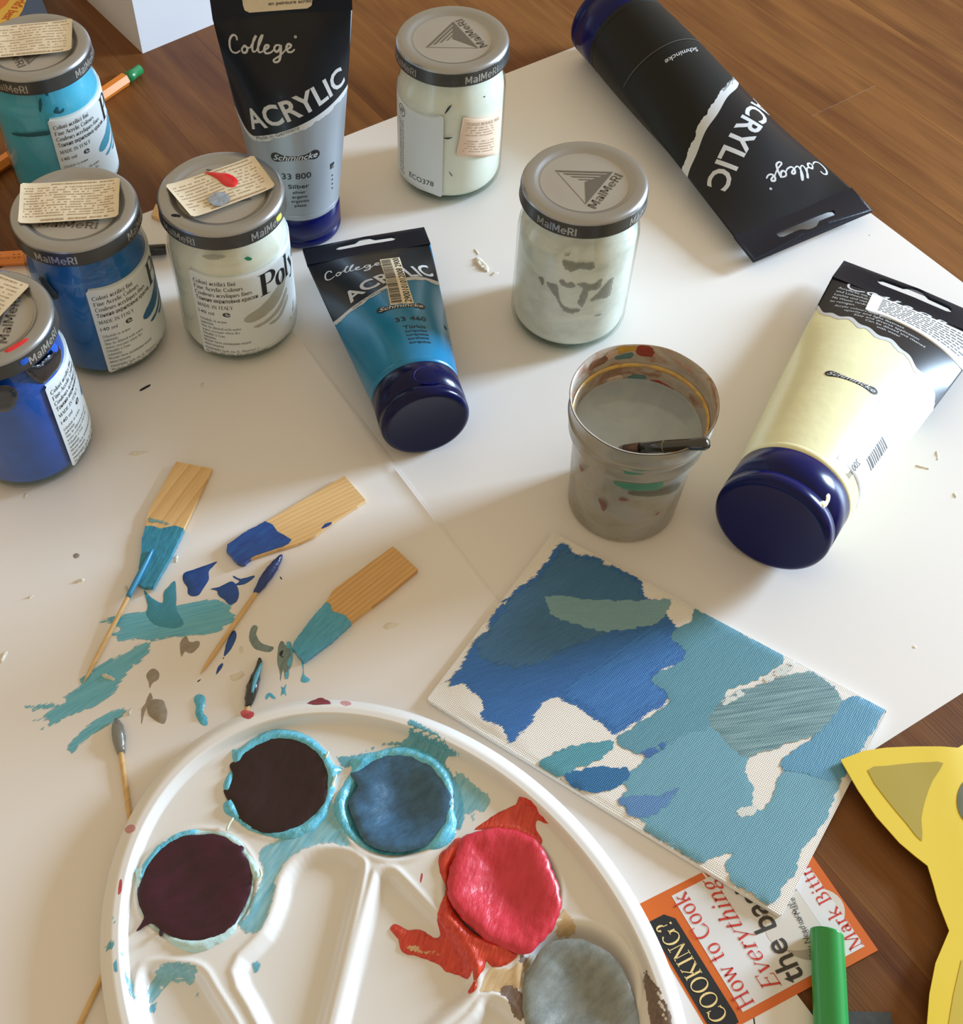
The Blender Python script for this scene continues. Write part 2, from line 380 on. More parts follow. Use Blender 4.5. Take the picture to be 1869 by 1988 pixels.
def paintm(name, c1, c2=None, ang=0., dry=0., rough_=.5, coat=.1, fabric=False, alpha=1., relief=.00015, sx=1500., sy=120.):
    """brushed paint: colour c1..c2 streaked along ang; dry = how far (mm) the dry-brush breaks in from the edge"""
    m, nt, b = nodes(name); c1 = lin(c1); c2 = lin(c2) if c2 else tuple(x*1.25 for x in c1)
    v = coords(nt, world=True, rot=(0, 0, -math.radians(ang))); mp = N(nt, 'ShaderNodeMapping'); nt.links.new(v, mp.inputs[0]); mp.inputs['Scale'].default_value = (sy, sx, sx)
    s = noi(nt, mp.outputs[0], 1., 3, .6)
    nt.links.new(ramp(nt, s, [(.3, c1), (.7, c2)]), b.inputs['Base Color'])
    setin(b, {'Roughness': rough_, 'Coat Weight': coat, 'Coat Roughness': .2})
    h = s
    if fabric:
        wv = weave(nt); h = math_(nt, 'ADD', math_(nt, 'MULTIPLY', wv, .55), s)
    bumpn(nt, b, h, relief)
    if dry or alpha < 1:
        if dry:
            a = N(nt, 'ShaderNodeAttribute', attribute_name='edge')
            e = math_(nt, 'DIVIDE', a.outputs['Fac'], dry)
            t = math_(nt, 'ADD', e, math_(nt, 'MULTIPLY', s, 1.7))
            if fabric: t = math_(nt, 'ADD', t, math_(nt, 'MULTIPLY', wv, .12))
            al = math_(nt, 'MULTIPLY', math_(nt, 'SUBTRACT', t, 1.12), 7., True)
            al = math_(nt, 'MULTIPLY', al, alpha)
            nt.links.new(al, b.inputs['Alpha'])
        else: b.inputs['Alpha'].default_value = alpha
    return m
M = {}
def wood_table():
    m, nt, b = nodes('stained_wood'); oi = N(nt, 'ShaderNodeObjectInfo')
    g = N(nt, 'ShaderNodeTexCoord'); mp = N(nt, 'ShaderNodeMapping'); nt.links.new(g.outputs['Object'], mp.inputs[0])
    cmb = N(nt, 'ShaderNodeCombineXYZ'); r = math_(nt, 'MULTIPLY', oi.outputs['Random'], 7.); nt.links.new(r, cmb.inputs[0]); nt.links.new(r, cmb.inputs[1]); nt.links.new(cmb.outputs[0], mp.inputs['Location'])
    m2 = N(nt, 'ShaderNodeMapping'); nt.links.new(mp.outputs[0], m2.inputs[0]); m2.inputs['Scale'].default_value = (7, 110, 60)
    f1 = noi(nt, m2.outputs[0], 1., 5, .62, .6)
    m3 = N(nt, 'ShaderNodeMapping'); nt.links.new(mp.outputs[0], m3.inputs[0]); m3.inputs['Scale'].default_value = (30, 1300, 300)
    f2 = noi(nt, m3.outputs[0], 1., 3, .6)
    m4 = N(nt, 'ShaderNodeMapping'); nt.links.new(mp.outputs[0], m4.inputs[0]); m4.inputs['Scale'].default_value = (5, 22, 20)
    f3 = noi(nt, m4.outputs[0], 1., 2, .5, 1.)
    c = ramp(nt, f1, [(.3, lin((76, 42, 18))), (.5, lin((114, 71, 34))), (.72, lin((144, 99, 52)))])
    c = mixc(nt, math_(nt, 'MULTIPLY', math_(nt, 'SUBTRACT', f2, .5, True), 2.2, True), c, lin((70, 38, 22)), 'MIX')
    c = mixc(nt, .55, c, ramp(nt, f3, [(.32, lin((84, 42, 19))), (.62, lin((136, 90, 46)))]))
    v = ramp(nt, oi.outputs['Random'], [(0, (.90, .88, .86)), (.5, (1, .98, .97)), (1, (1.08, 1.08, 1.06))])
    c = mixc(nt, 1., c, v, 'MULTIPLY')
    nt.links.new(c, b.inputs['Base Color']); setin(b, {'Roughness': .42, 'Specular IOR Level': .25})
    bumpn(nt, b, f2, .00012); return m
def pine(name, ang, c1=(232, 196, 140), c2=(205, 160, 102), lines=1.):
    m, nt, b = nodes(name); v = coords(nt, world=True, rot=(0, 0, -math.radians(ang)))
    wv = N(nt, 'ShaderNodeTexWave', wave_type='BANDS', bands_direction='Y', wave_profile='SAW'); nt.links.new(v, wv.inputs['Vector'])
    setin(wv, {'Scale': 150.*lines, 'Distortion': .5, 'Detail': 2., 'Detail Scale': .8})
    mp = N(nt, 'ShaderNodeMapping'); nt.links.new(v, mp.inputs[0]); mp.inputs['Scale'].default_value = (60, 900, 900); s = noi(nt, mp.outputs[0], 1., 3)
    c = ramp(nt, wv.outputs['Fac'], [(0, lin(c1)), (.72, lin(tuple(.5*(a+b_) for a, b_ in zip(c1, c2)))), (1, lin(c2))])
    c = mixc(nt, .3, c, ramp(nt, s, [(.3, lin(c2)), (.7, lin(c1))])); nt.links.new(c, b.inputs['Base Color'])
    b.inputs['Roughness'].default_value = .6; bumpn(nt, b, s, .0001); return m
def glassm(name, tint=(.93, .96, .94), fog=0.):
    m, nt, b = nodes(name); nt.nodes.remove(b)
    tr = N(nt, 'ShaderNodeBsdfTransparent'); tr.inputs[0].default_value = (*tint, 1)
    gl = N(nt, 'ShaderNodeBsdfGlossy'); gl.inputs['Roughness'].default_value = .07
    lw = N(nt, 'ShaderNodeLayerWeight'); fac = math_(nt, 'ADD', math_(nt, 'MULTIPLY', math_(nt, 'POWER', lw.outputs['Facing'], 4.), .7), .04)
    mx = N(nt, 'ShaderNodeMixShader'); nt.links.new(fac, mx.inputs[0]); nt.links.new(tr.outputs[0], mx.inputs[1]); nt.links.new(gl.outputs[0], mx.inputs[2])
    nt.links.new(mx.outputs[0], nt.nodes['Material Output'].inputs[0]); return m
def murky(name, stops, scale=90., rough_=.3, alpha=1.):
    m, nt, b = nodes(name); v = coords(nt); mp = N(nt, 'ShaderNodeMapping'); nt.links.new(v, mp.inputs[0]); mp.inputs['Scale'].default_value = (1, 1, 1.8)
    f = noi(nt, mp.outputs[0], scale, 4, .6, .4); c = ramp(nt, f, [(p, lin(c)) for p, c in stops])
    nt.links.new(c, b.inputs['Base Color']); setin(b, {'Roughness': rough_, 'Coat Weight': .4, 'Coat Roughness': .1, 'Alpha': alpha}); bumpn(nt, b, f, .0003); return m
M['wood'] = wood_table()
M['paper'] = plain('white_paper', (232, 228, 224), .38, spec=.35, bump=.00002, bscale=2500)
M['card_white'] = plain('white_card', (222, 222, 222), .5)
M['lid'] = plain('silver_lacquer', (168, 170, 172), .30, metal=.85, bump=.00002, bscale=4000, coat=.15)
M['lid_disc'] = plain('matt_silver_lacquer', (176, 172, 164), .45, metal=.5)
M['lid_band'] = plain('dark_grey_print', (66, 65, 62), .35, metal=.35, coat=.2)
M['lid_print'] = plain('grey_print', (104, 98, 88), .5, metal=.2)
M['lid_letter'] = plain('silver_lettering', (170, 168, 162), .35, metal=.5)
M['glass'] = glassm('clear_glass')
M['glass_base'] = glassm('greenish_glass', (.70, .80, .74))
M['ink'] = plain('black_ink', (26, 27, 30), .5)
M['ink2'] = plain('grey_ink', (92, 94, 94), .6)
M['ink_red'] = plain('red_ink', (206, 62, 50), .5)
M['sticker'] = plain('yellowed_sticker_paper', (226, 212, 184), .7, var=.06, vs=120)
M['sticker_ink'] = plain('faded_brown_ink', (166, 144, 116), .7)
M['navy'] = plain('navy_plastic', (8, 16, 78), .22, coat=0., spec=.25)
M['cap_navy'] = plain('dark_navy_plastic', (7, 13, 62), .22, coat=0., spec=.25)
M['blackprint'] = plain('black_tube_print', (13, 18, 26), .33, coat=.05, spec=.35)
M['whiteprint'] = plain('white_tube_print', (196, 198, 200), .35)
M['crimp'] = plain('navy_crimped_plastic', (10, 15, 30), .36, spec=.35, bump=.0001, bscale=1200)
M['black'] = plain('black_plastic', (16, 16, 17), .3)
M['white_sticker'] = plain('white_sticker_paper', (226, 224, 220), .6)
# ------------------------------------------------------------------ table of staves
tb = empty('table', (0.1, .5, -.013), 'brown stained wooden tabletop of glued staves under all the paints and paper', 'table')
pa = math.radians(122); sw, sl = .052, .62
pv, pf = box(-sl/2+.00002, sl/2-.00002, -sw/2+.00003, sw/2-.00003, -.025, 0)
bm = bmesh.new(); bv = [bm.verts.new(v) for v in pv]; [bm.faces.new([bv[i] for i in f]) for f in pf]
bmesh.ops.bevel(bm, geom=[e for e in bm.edges if all(v.co.z > -.001 for v in e.verts)], offset=.00006, segments=1, affect='EDGES')
pm = bpy.data.meshes.new('plank'); bm.to_mesh(pm); bm.free(); pm.materials.append(M['wood'])
for i in range(-14, 15):
    for j in range(-2, 3):
        o = bpy.data.objects.new('plank', pm); COL.objects.link(o); o.parent = tb
        x, y = (j+(.37*i) % 1)*sl, i*sw
        o.location = (x*math.cos(pa)-y*math.sin(pa), x*math.sin(pa)+y*math.cos(pa), .013); o.rotation_euler = (0, 0, pa)
# ------------------------------------------------------------------ drawing paper
C12 = np.array([.1505, .6992]); C23 = np.array([.386, .3219]); C14 = np.array([-.1089, .5489]); C34 = np.array([.1094, .1641])
rs = empty('drawing_paper', (.13, .43, 0), 'right-hand large white sheet under the cup, canvas board and lying tubes', 'paper', 'white drawing sheets')
slab('sheet', [C34, C23, C12, C14], M['paper'], rs, zt=lambda x, y: 0*x+.00035, zb=lambda x, y: 0*x+.00005)
ed = (C34-C14)/np.linalg.norm(C34-C14); nd = np.array([ed[1], -ed[0]]); nd = nd if nd@(C12-C14) > 0 else -nd
Lw = np.linalg.norm(C34-C14)
def lsheet(s, t): return C14+ed*s-nd*t
def lz(x, y):
    q = np.stack([x-C14[0], y-C14[1]], -1); s = q@ed; t = -(q@nd)
    lift = .0014*np.exp(-((s-.24)/.10)**2)
    return .00075+lift*np.clip(1-t/.005, 0, 1)**2
ls = empty('drawing_paper', (-.12, .3, 0), 'left-hand large white sheet with the teal smears and wooden paddles', 'paper', 'white drawing sheets')
slab('sheet', [lsheet(.52, 0), lsheet(0, 0), lsheet(0, .34), lsheet(.52, .34)], M['paper'], ls, zt=lz, zb=lambda x, y: lz(x, y)-.0003, step=.004)
ZP = .0008
pz = lambda x, y: 0*x+ZP
# ------------------------------------------------------------------ jars
JR, LR = .0286, .029
def stickerdots(f, x0, x1, y0, y1, rows, seed, dens=.75, h=.0007):
    rg = random.Random(seed)
    for r in range(rows):
        y = y1-(r+.5)*(y1-y0)/rows; x = x0
        while x < x1-.001:
            w_ = rg.uniform(.0003, .0011)
            if rg.random() < dens: f.rect(x, y-h/2, min(x+w_, x1), y+h/2)
            x += w_+rg.uniform(.0002, .0005)
LID_TOP = .0853
def lid_profile():
    p = [(0.0001, -.0016), (.0150, -.0016), (.0158, -.00165), (.0205, -.00165), (.0215, -.0014), (.0225, -.0004), (.0237, .0), (.0262, 0)]
    p += [(.0262+.0026*math.sin(a), -.0026+.0026*math.cos(a)) for a in (.3, .6, .9, 1.2, 1.5)]
    return [(r, z+LID_TOP) for r, z in p]
def cylmap(R):
    return lambda P: np.stack([R*np.cos(P[:, 0]/R), R*np.sin(P[:, 0]/R), P[:, 1]], -1)
def jar(x, y, A0, paint, label, lidrot=0., logorot=0., lettering=-113., smear=None, has_label=True, opaque=True, extra=None):
    """A0: world angle (deg) of the label's left edge; local angles are measured from it"""
    e = empty('paint_jar', (0, 0, 0), label, 'jar', 'lidded paint jars', M=Matrix.Translation((x, y, ZP if x < .0 else .0004)) @ Matrix.Rotation(math.radians(A0), 4, 'Z'))
    rp = JR-.0011
    # paint mass
    V, F = lathe([(.0001, .0032), (rp-.006, .0032)]+[(rp-.006+.006*math.sin(a), .0092-.006*math.cos(a)) for a in (.4, .8, 1.2, 1.57)]+[(rp, .058), (rp-.0006, .0625), (rp-.0028, .068), (rp-.0034, .0745)], 72)
    obj('paint_filling', V, F, paint, e, world=False)
    V, F = lathe([(.0001, .0012), (.020, .0006), (.0215, 0)]+[(.0215+.0071*math.sin(a), .0071-.0071*math.cos(a)) for a in (.3, .6, .9, 1.2, 1.57)]+[(JR, .058), (JR-.0004, .0612), (JR-.0016, .0648), (JR-.0028, .0682), (JR-.003, .076)], 72)
    g = obj('glass_wall', V, F, M['glass'], e, world=False)
    V, F = lathe([(.0001, .0008), (.0222, .0004), (.0265, .0028), (.0272, .0048)], 64)
    obj('glass_base', V, F, M['glass_base'], e, world=False)
    # lid
    V, F = lathe(lid_profile(), 96); lid = obj('lid', V, F, M['lid'], e, world=False)
    V, F = lathe([(LR-.0002, .0827), (LR, .0820), (LR, .0770), (LR+.0003, .0764), (LR, .0757), (LR-.0012, .0757)], 96)
    obj('lid_band', V, F, M['lid_band'], lid, world=False)
    V, F = lathe([(.0001, LID_TOP-.00150), (.0150, LID_TOP-.00150), (.0160, LID_TOP-.00156), (.0203, LID_TOP-.00156)], 72); obj('lid_disc', V, F, M['lid_disc'], lid, world=False)
    # four words round the band
    ang0 = math.radians(lettering-A0)
    for k in range(4):
        f = Flat(); a = ang0+k*PI/2
        f.add(maker((a*LR, .0770), (a*LR+math.radians(39)*LR, .0770), .0042))
        f.obj('lettering', M['lid_letter'], lid, lambda P: np.stack([(LR+.00014)*np.cos(P[:, 0]/LR), (LR+.00014)*np.sin(P[:, 0]/LR), P[:, 1]], -1), world=False)
    # triangular emblem and word on top
    f = Flat(); R3 = .0152; c, b, a = [np.array([math.cos(t), math.sin(t)])*R3 for t in (0, 2*PI/3, 4*PI/3)]
    inn = (a+b+c)/3+(b-c)*.0+np.array([.0, .0])
    f.poly([c, b, inn])
    for k in range(4):
        t0, t1 = k*.25, k*.25+.15-.02*k
        p = [a+(inn-a)*t0, b+(inn-b)*t0, b+(inn-b)*t1, a+(inn-a)*t1]
        f.poly(p)
    f.add(ribbon([a, (a+c)/2, c], .0003))
    d = (b-c)/np.linalg.norm(b-c); out = np.array([d[1], -d[0]]); out = out if out@(b+c) > 0 else -out
    s0 = c+out*.0052-d*.0005; s1 = b+out*.0052
    f.add(maker(s0, s1, .0042))
    lg = math.radians(logorot-A0)
    f.obj('emblem', M['lid_print'], lid, lambda P: np.stack([P[:, 0]*math.cos(lg)-P[:, 1]*math.sin(lg), P[:, 0]*math.sin(lg)+P[:, 1]*math.cos(lg), 0*P[:, 0]+LID_TOP-.00142], -1), world=False)
    if has_label:
        # label sheet 80 mm x 54 mm, rounded corners
        Lx, z0, z1 = .083, .0062, .0600
        V, F, _ = cdt(smooth([(.001, z0), (Lx-.001, z0), (Lx, z0+.001), (Lx, z1-.001), (Lx-.001, z1), (.001, z1), (0, z1-.001), (0, z0+.001)], 1), .003)
        lb = obj('label', np.stack([(JR+.00012)*np.cos(V[:, 0]/JR), (JR+.00012)*np.sin(V[:, 0]/JR), V[:, 1]], -1), F, M['jar_label'], e, world=False)
        mp = lambda off: (lambda P: np.stack([(JR+off)*np.cos(P[:, 0]/JR), (JR+off)*np.sin(P[:, 0]/JR), P[:, 1]], -1))
        f = Flat()
        for k, (s, wd) in enumerate([('Colori acrilici fini', .0205), ('Fine Acrylic Colours', .0235), ('Couleurs acryliques fines', .0275), ('\u0422\u043e\u043d\u043a\u0438\u0435 \u0430\u043a\u0440\u0438\u043b\u043e\u0432\u044b\u0435 \u043a\u0440\u0430\u0441\u043a\u0438', .0300)]):
            f.add(serif2(s, (.0018, .0538-.0036*k), (.0018+wd, .0538-.0036*k), .0023, 1.25) if k < 3 else text2(s, (.0018, .0538-.0036*k), (.0018+wd, .0538-.0036*k), h=.0023, bold=.01))
        f.add(serif2('MADE IN ITALY', (.0018, .0388), (.0195, .0388), .0020, 1.2)); f.add(text2('140 ml', (.0018, .0343), (.0098, .0343), h=.0021))
        f.add(text2('\u212e', (.0140, .0338), (.0172, .0338), h=.0031)) if False else f.add(text2('e', (.0140, .0340), (.0176, .0340), h=.0040, bold=.008))
        f.obj('lettering', M['ink'], lb, mp(.0002), world=False)
        f = Flat()
        for k, (s, wd) in enumerate([('Diluibile in acqua', .0135), ('indelebile', .0070), ('May be diluted with water', .0200), ('water resistant when dry', .0190), ("Diluable \u00e0 l'eau", .0115), ('ind\u00e9l\u00e9bile', .0068), ('\u041c\u043e\u0436\u0435\u0442 \u0431\u044b\u0442\u044c \u0440\u0430\u0437\u0432\u0435\u0434\u0435\u043d\u0430 \u0432\u043e\u0434\u043e\u0439', .0235), ('\u043d\u0435\u0440\u0430\u0441\u0442\u0432\u043e\u0440\u0438\u043c\u0430', .0100)]):
            f.add(serif2(s, (.0018, .0298-.00245*k), (.0018+wd, .0298-.00245*k), .0015, 1.1) if k < 6 else text2(s, (.0018, .0298-.00245*k), (.0018+wd, .0298-.00245*k), h=.0015, res=1))
        f.add(text2('MAIMERI SpA via G. Maimeri 1', (.0018, .0097), (.0285, .0097), h=.0015, res=1)); f.add(text2('Mediglia (MI) Italy  Tel. +39.02.906981', (.0018, .0074), (.0330, .0074), h=.0015, res=1))
        f.obj('small_print', M['ink2'], lb, mp(.0002), world=False)
        # Polycolor, in a high-contrast serif
        f = Flat(); ox, oz, H = .0330, .0425, .0130
        def T(p): return [(ox+a_*H, oz+b_*H) for a_, b_ in p]
        f.add(ribbon(T([(.20, 0), (.20, .5), (.20, 1)]), .0026)); f.add(ribbon(T([(.02, .01), (.42, .01)]), .0004)); f.add(ribbon(T([(.02, .99), (.35, .99)]), .0004))
        f.add(ribbon(T([(.30, .98), (.55, .96), (.68, .74), (.55, .50), (.30, .47)]), [.0004, .0012, .0026, .0012, .0004]))
        th = np.linspace(0, 2*PI, 13)
        f.add(ribbon(T([(1.02+.20*math.cos(t), .32+.31*math.sin(t)) for t in th]), [.0022 if abs(math.cos(t)) > .8 else (.0013 if abs(math.cos(t)) > .4 else .0005) for t in th]))
        f.add(ribbon(T([(1.43, .02), (1.43, 1.03)]), .0021)); f.add(ribbon(T([(1.28, .01), (1.58, .01)]), .0004)); f.add(ribbon(T([(1.30, 1.02), (1.45, 1.03)]), .0005))
        f.add(ribbon(T([(1.72, .62), (1.95, .05)]), .0020)); f.add(ribbon(T([(2.15, .62), (1.93, .0), (1.78, -.28), (1.68, -.22)]), [.0005, .0006, .0008, .0016])); f.add(ribbon(T([(1.62, .62), (1.85, .62)]), .0004)); f.add(ribbon(T([(2.05, .62), (2.25, .62)]), .0004))
        f.add(ribbon(T([(2.62, .55), (2.45, .60), (2.32, .32), (2.45, .04), (2.64, .10)]), [.0014, .0006, .0020, .0006, .0005]))
        f.obj('title', M['ink'], lb, mp(.00022), world=False)
        f = Flat()   # printed brush mark
        f.poly(rough(smooth([(.024, .032), (.029, .035), (.037, .039), (.045, .044), (.050, .049), (.051, .044), (.046, .036), (.038, .031), (.029, .0285), (.0245, .0295)]), .0004, .0008, 2), .0015)
        f.poly(rough(smooth([(.028, .0255), (.034, .0265), (.042, .030), (.049, .036), (.050, .034), (.043, .0275), (.034, .0245), (.029, .0242)]), .0003, .0008, 5), .0015)
        f.poly(rough(smooth([(.036, .0235), (.042, .025), (.049, .031), (.0505, .030), (.044, .0235), (.038, .022)]), .0003, .0008, 8), .0015)
        f.obj('colour_swatch', smear, lb, mp(.00018), world=False)
        f = Flat(); f.poly([(.0495, .0145), (.0545, .0175), (.0560, .0235)]); f.obj('printed_triangle', M['ink2'], lb, mp(.0002), world=False)
    return e, lid
def on_jar(e, lidobj=None): return e
def jar_px(e, x, y, pts, mat, name, R=JR, t=.0003, off=.0, am=0.0003, st=.0006, seed=1, A0=0., z0=.0004, **k):
    """a patch on the jar's wall, outlined by points of the wall"""
    P = np.array([((cyl(p, x, y, R)[0]-math.radians(A0))*R, cyl(p, x, y, R)[1]-z0) for p in pts])
    O = rough(smooth(P, 3), am, st, seed)
    return patch(name, O, mat, e, t=t, w=.0005, step=.0015, fmap=lambda Q: np.stack([(R+off+Q[:, 2])*np.cos(Q[:, 0]/R), (R+off+Q[:, 2])*np.sin(Q[:, 0]/R), Q[:, 1]], -1), world=False, **k)
def lid_sticker(e, lid, A0, corners, seed, curl=.0012, rows=9, hdr=True):
    """old price sticker across the lid; corners TL,TR,BR,BL in world-aligned mm about the jar axis"""
    c = np.array(corners)/1000.; a = -math.radians(A0); Rm = np.array([[math.cos(a), -math.sin(a)], [math.sin(a), math.cos(a)]])
    tl, tr, br, bl = c@Rm.T; W_ = np.linalg.norm(tr-tl); H_ = np.linalg.norm(bl-tl)
    zf = lambda s, t: LID_TOP+.00015+curl*(np.abs(2*s-1)**6)*.8+.0006*np.sin(s*9+seed)*t*(1-t)*2
    def mp(off):
        def fn(P):
            s = P[:, 0]/W_; t = P[:, 1]/H_; q = bl+np.outer(s, br-bl)+np.outer(t, tl-bl)+np.outer(s*t, tr-tl-br+bl)
            return np.column_stack([q, zf(s, t)+off])
        return fn
    r = .0012; o = [(r, 0), (W_-r, 0), (W_, r), (W_, H_-r), (W_-r, H_), (r, H_), (0, H_-r), (0, r)]
    V, F, _ = cdt(rough(o, .00005, .002, seed), .0025); n = len(V)
    st = obj('price_sticker', mp(0)(V), F, M['sticker'], e, world=False)
    f = Flat(); stickerdots(f, .002, W_-.002, .0035, H_-.003, rows, seed)
    if hdr: stickerdots(f, .010, W_-.004, .0008, .0025, 1, seed+5, .9, .0012); stickerdots(f, .014, W_-.002, H_-.0022, H_-.0008, 1, seed+9, .9, .0009)
    f.obj('print', M['sticker_ink'], st, mp(.00008), world=False)
    return st, mp
M['jar_label'] = plain('jar_label_paper', (214, 222, 224), .42)
M['p_white'] = plain('white_acrylic', (232, 230, 216), .45, var=.05, vs=60, coat=.3)
M['p_ivory'] = plain('ivory_acrylic', (234, 234, 222), .45, var=.04, vs=50, coat=.3)
M['p_blue'] = plain('cerulean_blue_acrylic', (8, 98, 172), .45, var=.12, vs=90, coat=.3)
M['p_cyan'] = plain('light_turquoise_acrylic', (70, 178, 212), .45, var=.12, vs=50, coat=.3)
M['p_ultra'] = plain('cobalt_blue_acrylic', (14, 80, 180), .45, var=.14, vs=80, coat=.3)
M['p_clear'] = murky('thin_white_residue', [(.25, (196, 198, 190)), (.5, (222, 222, 212)), (.75, (234, 234, 226))], 60, .4)
JW = (-.07547, .44854); JB = (-.14084, .44035); JU = (-.16926, .37249); JY = (-.17809, .56478); JC = (.03475, .56369); JRR = (.08954, .4507)
sw_w = plain('grey_swatch_ink', (168, 170, 160), .5, var=.1, vs=900); sw_b = plain('deep_blue_swatch_ink', (34, 96, 140), .5, var=.25, vs=900); sw_c = plain('teal_swatch_ink', (70, 146, 170), .5, var=.2, vs=900)
pd = {'dark': plain('dark_dried_paint', (44, 50, 48), .4), 'red': plain('scarlet_paint', (214, 38, 44), .35, coat=.4), 'green': plain('green_paint', (24, 128, 84), .4), 'bluegrey': plain('blue_grey_stamp', (150, 160, 170), .6, var=.2, vs=700), 'black': plain('black_dried_paint', (22, 24, 32), .22, coat=.6, bump=.0004, bscale=300), 'blue': plain('bright_blue_paint', (30, 86, 190), .4), 'yellow': plain('yellow_paint', (214, 214, 80), .5), 'smudge': plain('grey_smudge', (132, 130, 116), .5, var=.15, vs=500, alpha=.6), 'pale': plain('pale_paint', (214, 220, 190), .5), 'teal_dark': plain('dark_teal_stain', (20, 84, 100), .5)}
A = -125.1
e, lid = jar(*JW, A, M['p_white'], 'white paint jar, red dab on its lid sticker, left of the silver tube', logorot=100, lettering=-60, smear=sw_w)
st, mp = lid_sticker(e, lid, A, [(-25.3, 3.5), (13.8, 23.2), (25.0, 1.0), (-11.2, -18.8)], 3)
def lidblob(e, A0, ctr, pts, mat, name, t=.0006, z=LID_TOP+.0004, parent=None):
    a = -math.radians(A0); Rm = np.array([[math.cos(a), -math.sin(a)], [math.sin(a), math.cos(a)]])
    P = (np.array(pts)/1000.)@Rm.T
    return patch(name, rough(smooth(P, 4), .00015, .0006, 3), mat, parent or e, t=t, w=.0007, base=lambda x, y: 0*x+z, step=.001, bump=.0002, world=False)
lidblob(e, A, None, [(-8.1, 12.6), (-2, 12.2), (4, 10.5), (7.6, 6), (7.0, 2.4), (5.0, 1.2), (1.5, 2.5), (-1.5, 6.5), (-5, 10)], pd['red'], 'red_paint_dab', .0008, LID_TOP+.0003)
lidblob(e, A, None, [(4.8*math.cos(t), -6.7+4.8*math.sin(t)) for t in np.linspace(0, 2*PI, 12, endpoint=False)], pd['bluegrey'], 'grey_stamp', .0001, LID_TOP+.0006)
w_ = lambda pts: crop(pts, 290, 290, .21127)
jar_px(e, *JW, w_([(480, 985), (560, 970), (690, 980), (680, 1005), (600, 1020), (540, 1015)]), pd['smudge'], 'dark_smudge', R=JR-.0014, A0=A)
jar_px(e, *JW, w_([(870, 1010), (900, 992), (942, 1005), (930, 1025), (890, 1022)]), pd['green'], 'green_paint_fleck', R=JR-.0014, A0=A)
jar_px(e, *JW, w_([(200, 605), (240, 598), (285, 610), (280, 630), (215, 625)]), pd['dark'], 'dark_paint_fleck', R=LR-.0002, A0=A)
jar_px(e, *JW, w_([(1165, 640), (1205, 590), (1215, 625), (1180, 670)]), pd['yellow'], 'yellow_paint_fleck', R=LR+.0001, A0=A)
A = -82.9
e, lid = jar(*JB, A, M['p_blue'], 'cerulean blue paint jar with a whole beige sticker on its lid, between two others', logorot=205, lettering=-121, smear=sw_b)
lid_sticker(e, lid, A, [(-25.8, 15.5), (19.2, 17.8), (21.4, -8.8), (-22.7, -11.7)], 11, rows=12)
b_ = lambda pts: crop(pts, 0, 310, .21629)
jar_px(e, *JB, b_([(355, 1062), (385, 1058), (430, 1110), (480, 1170), (520, 1220), (510, 1262), (450, 1230), (400, 1150)]), pd['dark'], 'dark_dried_drip', t=.0016, A0=A)
A = -78.9
e, lid = jar(*JY, A, M['p_cyan'], 'light turquoise paint jar at the top left, orange fineliner behind it', logorot=150, lettering=-128, smear=sw_c)
lid_sticker(e, lid, A, [(-27, 15.5), (17.8, 20.7), (21.0, -7.0), (-23.7, -12)], 21, hdr=True)
y_ = lambda pts: crop(pts, 0, 0, .1811)
jar_px(e, *JY, y_([(415, 1090), (440, 1060), (455, 1130), (440, 1210), (420, 1180)]), pd['teal_dark'], 'dark_teal_streak', A0=A)
jar_px(e, *JY, y_([(470, 1000), (510, 985), (520, 1040), (490, 1030)]), pd['teal_dark'], 'dark_teal_streak', R=JR-.0014, A0=A)
jar_px(e, *JY, y_([(130, 1430), (250, 1440), (400, 1425), (530, 1415), (530, 1450), (400, 1470), (240, 1470), (150, 1455)]), pd['teal_dark'], 'dark_teal_streak', A0=A)
jar_px(e, *JY, y_([(575, 1215), (610, 1150), (640, 1200), (680, 1165), (690, 1200), (640, 1225)]), pd['teal_dark'], 'dark_teal_streak', A0=A)
A = -39.6
e, lid = jar(*JU, A, M['p_ultra'], 'cobalt blue paint jar at the left edge, red dab on its lid rim', logorot=-64, lettering=-44.7, smear=sw_b)
lid_sticker(e, lid, A, [(-21.6, 37.8), (17.2, 17.2), (5.0, -5.8), (-33.8, 14.8)], 31, curl=.0006)
u_ = lambda pts: crop(pts, 0, 510, .22636)
lidblob(e, A, None, [(12.0, -20.0), (15, -16.8), (19.5, -13.4), (21.3, -12.6), (20.6, -15.2), (17, -19.0), (13.6, -21.2)], pd['red'], 'red_paint_dab', .0007, LID_TOP-.0001)
jar_px(e, *JU, u_([(215, 905), (330, 880), (420, 800), (500, 720), (520, 760), (515, 880), (440, 980), (380, 1045), (320, 1030), (250, 975)]), pd['black'], 'black_dried_paint', R=JR-.0016, t=.0010, A0=A)
jar_px(e, *JU, u_([(-120, 1050), (0, 1060), (80, 1055), (150, 1110), (145, 1200), (90, 1270), (0, 1290), (-120, 1280)]), pd['black'], 'black_dried_paint', t=.0008, A0=A)
jar_px(e, *JU, u_([(170, 860), (230, 815), (250, 850), (200, 890)]), pd['blue'], 'blue_paint_fleck', R=LR+.0001, A0=A)
jar_px(e, *JU, u_([(440, 750), (470, 695), (500, 740), (480, 775)]), pd['blue'], 'blue_paint_fleck', R=LR-.0002, A0=A)
lidblob(e, A, None, [(-8, 25.5), (2, 27.4), (10, 25.2), (9, 23.8), (2, 25.8), (-7, 24.2)], pd['blue'], 'blue_paint_fleck', .0004, LID_TOP-.0003)
A = -180.
e, lid = jar(*JC, A, M['p_ivory'], 'white paint jar with code ECO378 and a pink sticker, at the top centre', logorot=-34, lettering=-80, has_label=False)
c_ = lambda pts: crop(pts, 740, 0, .20115)
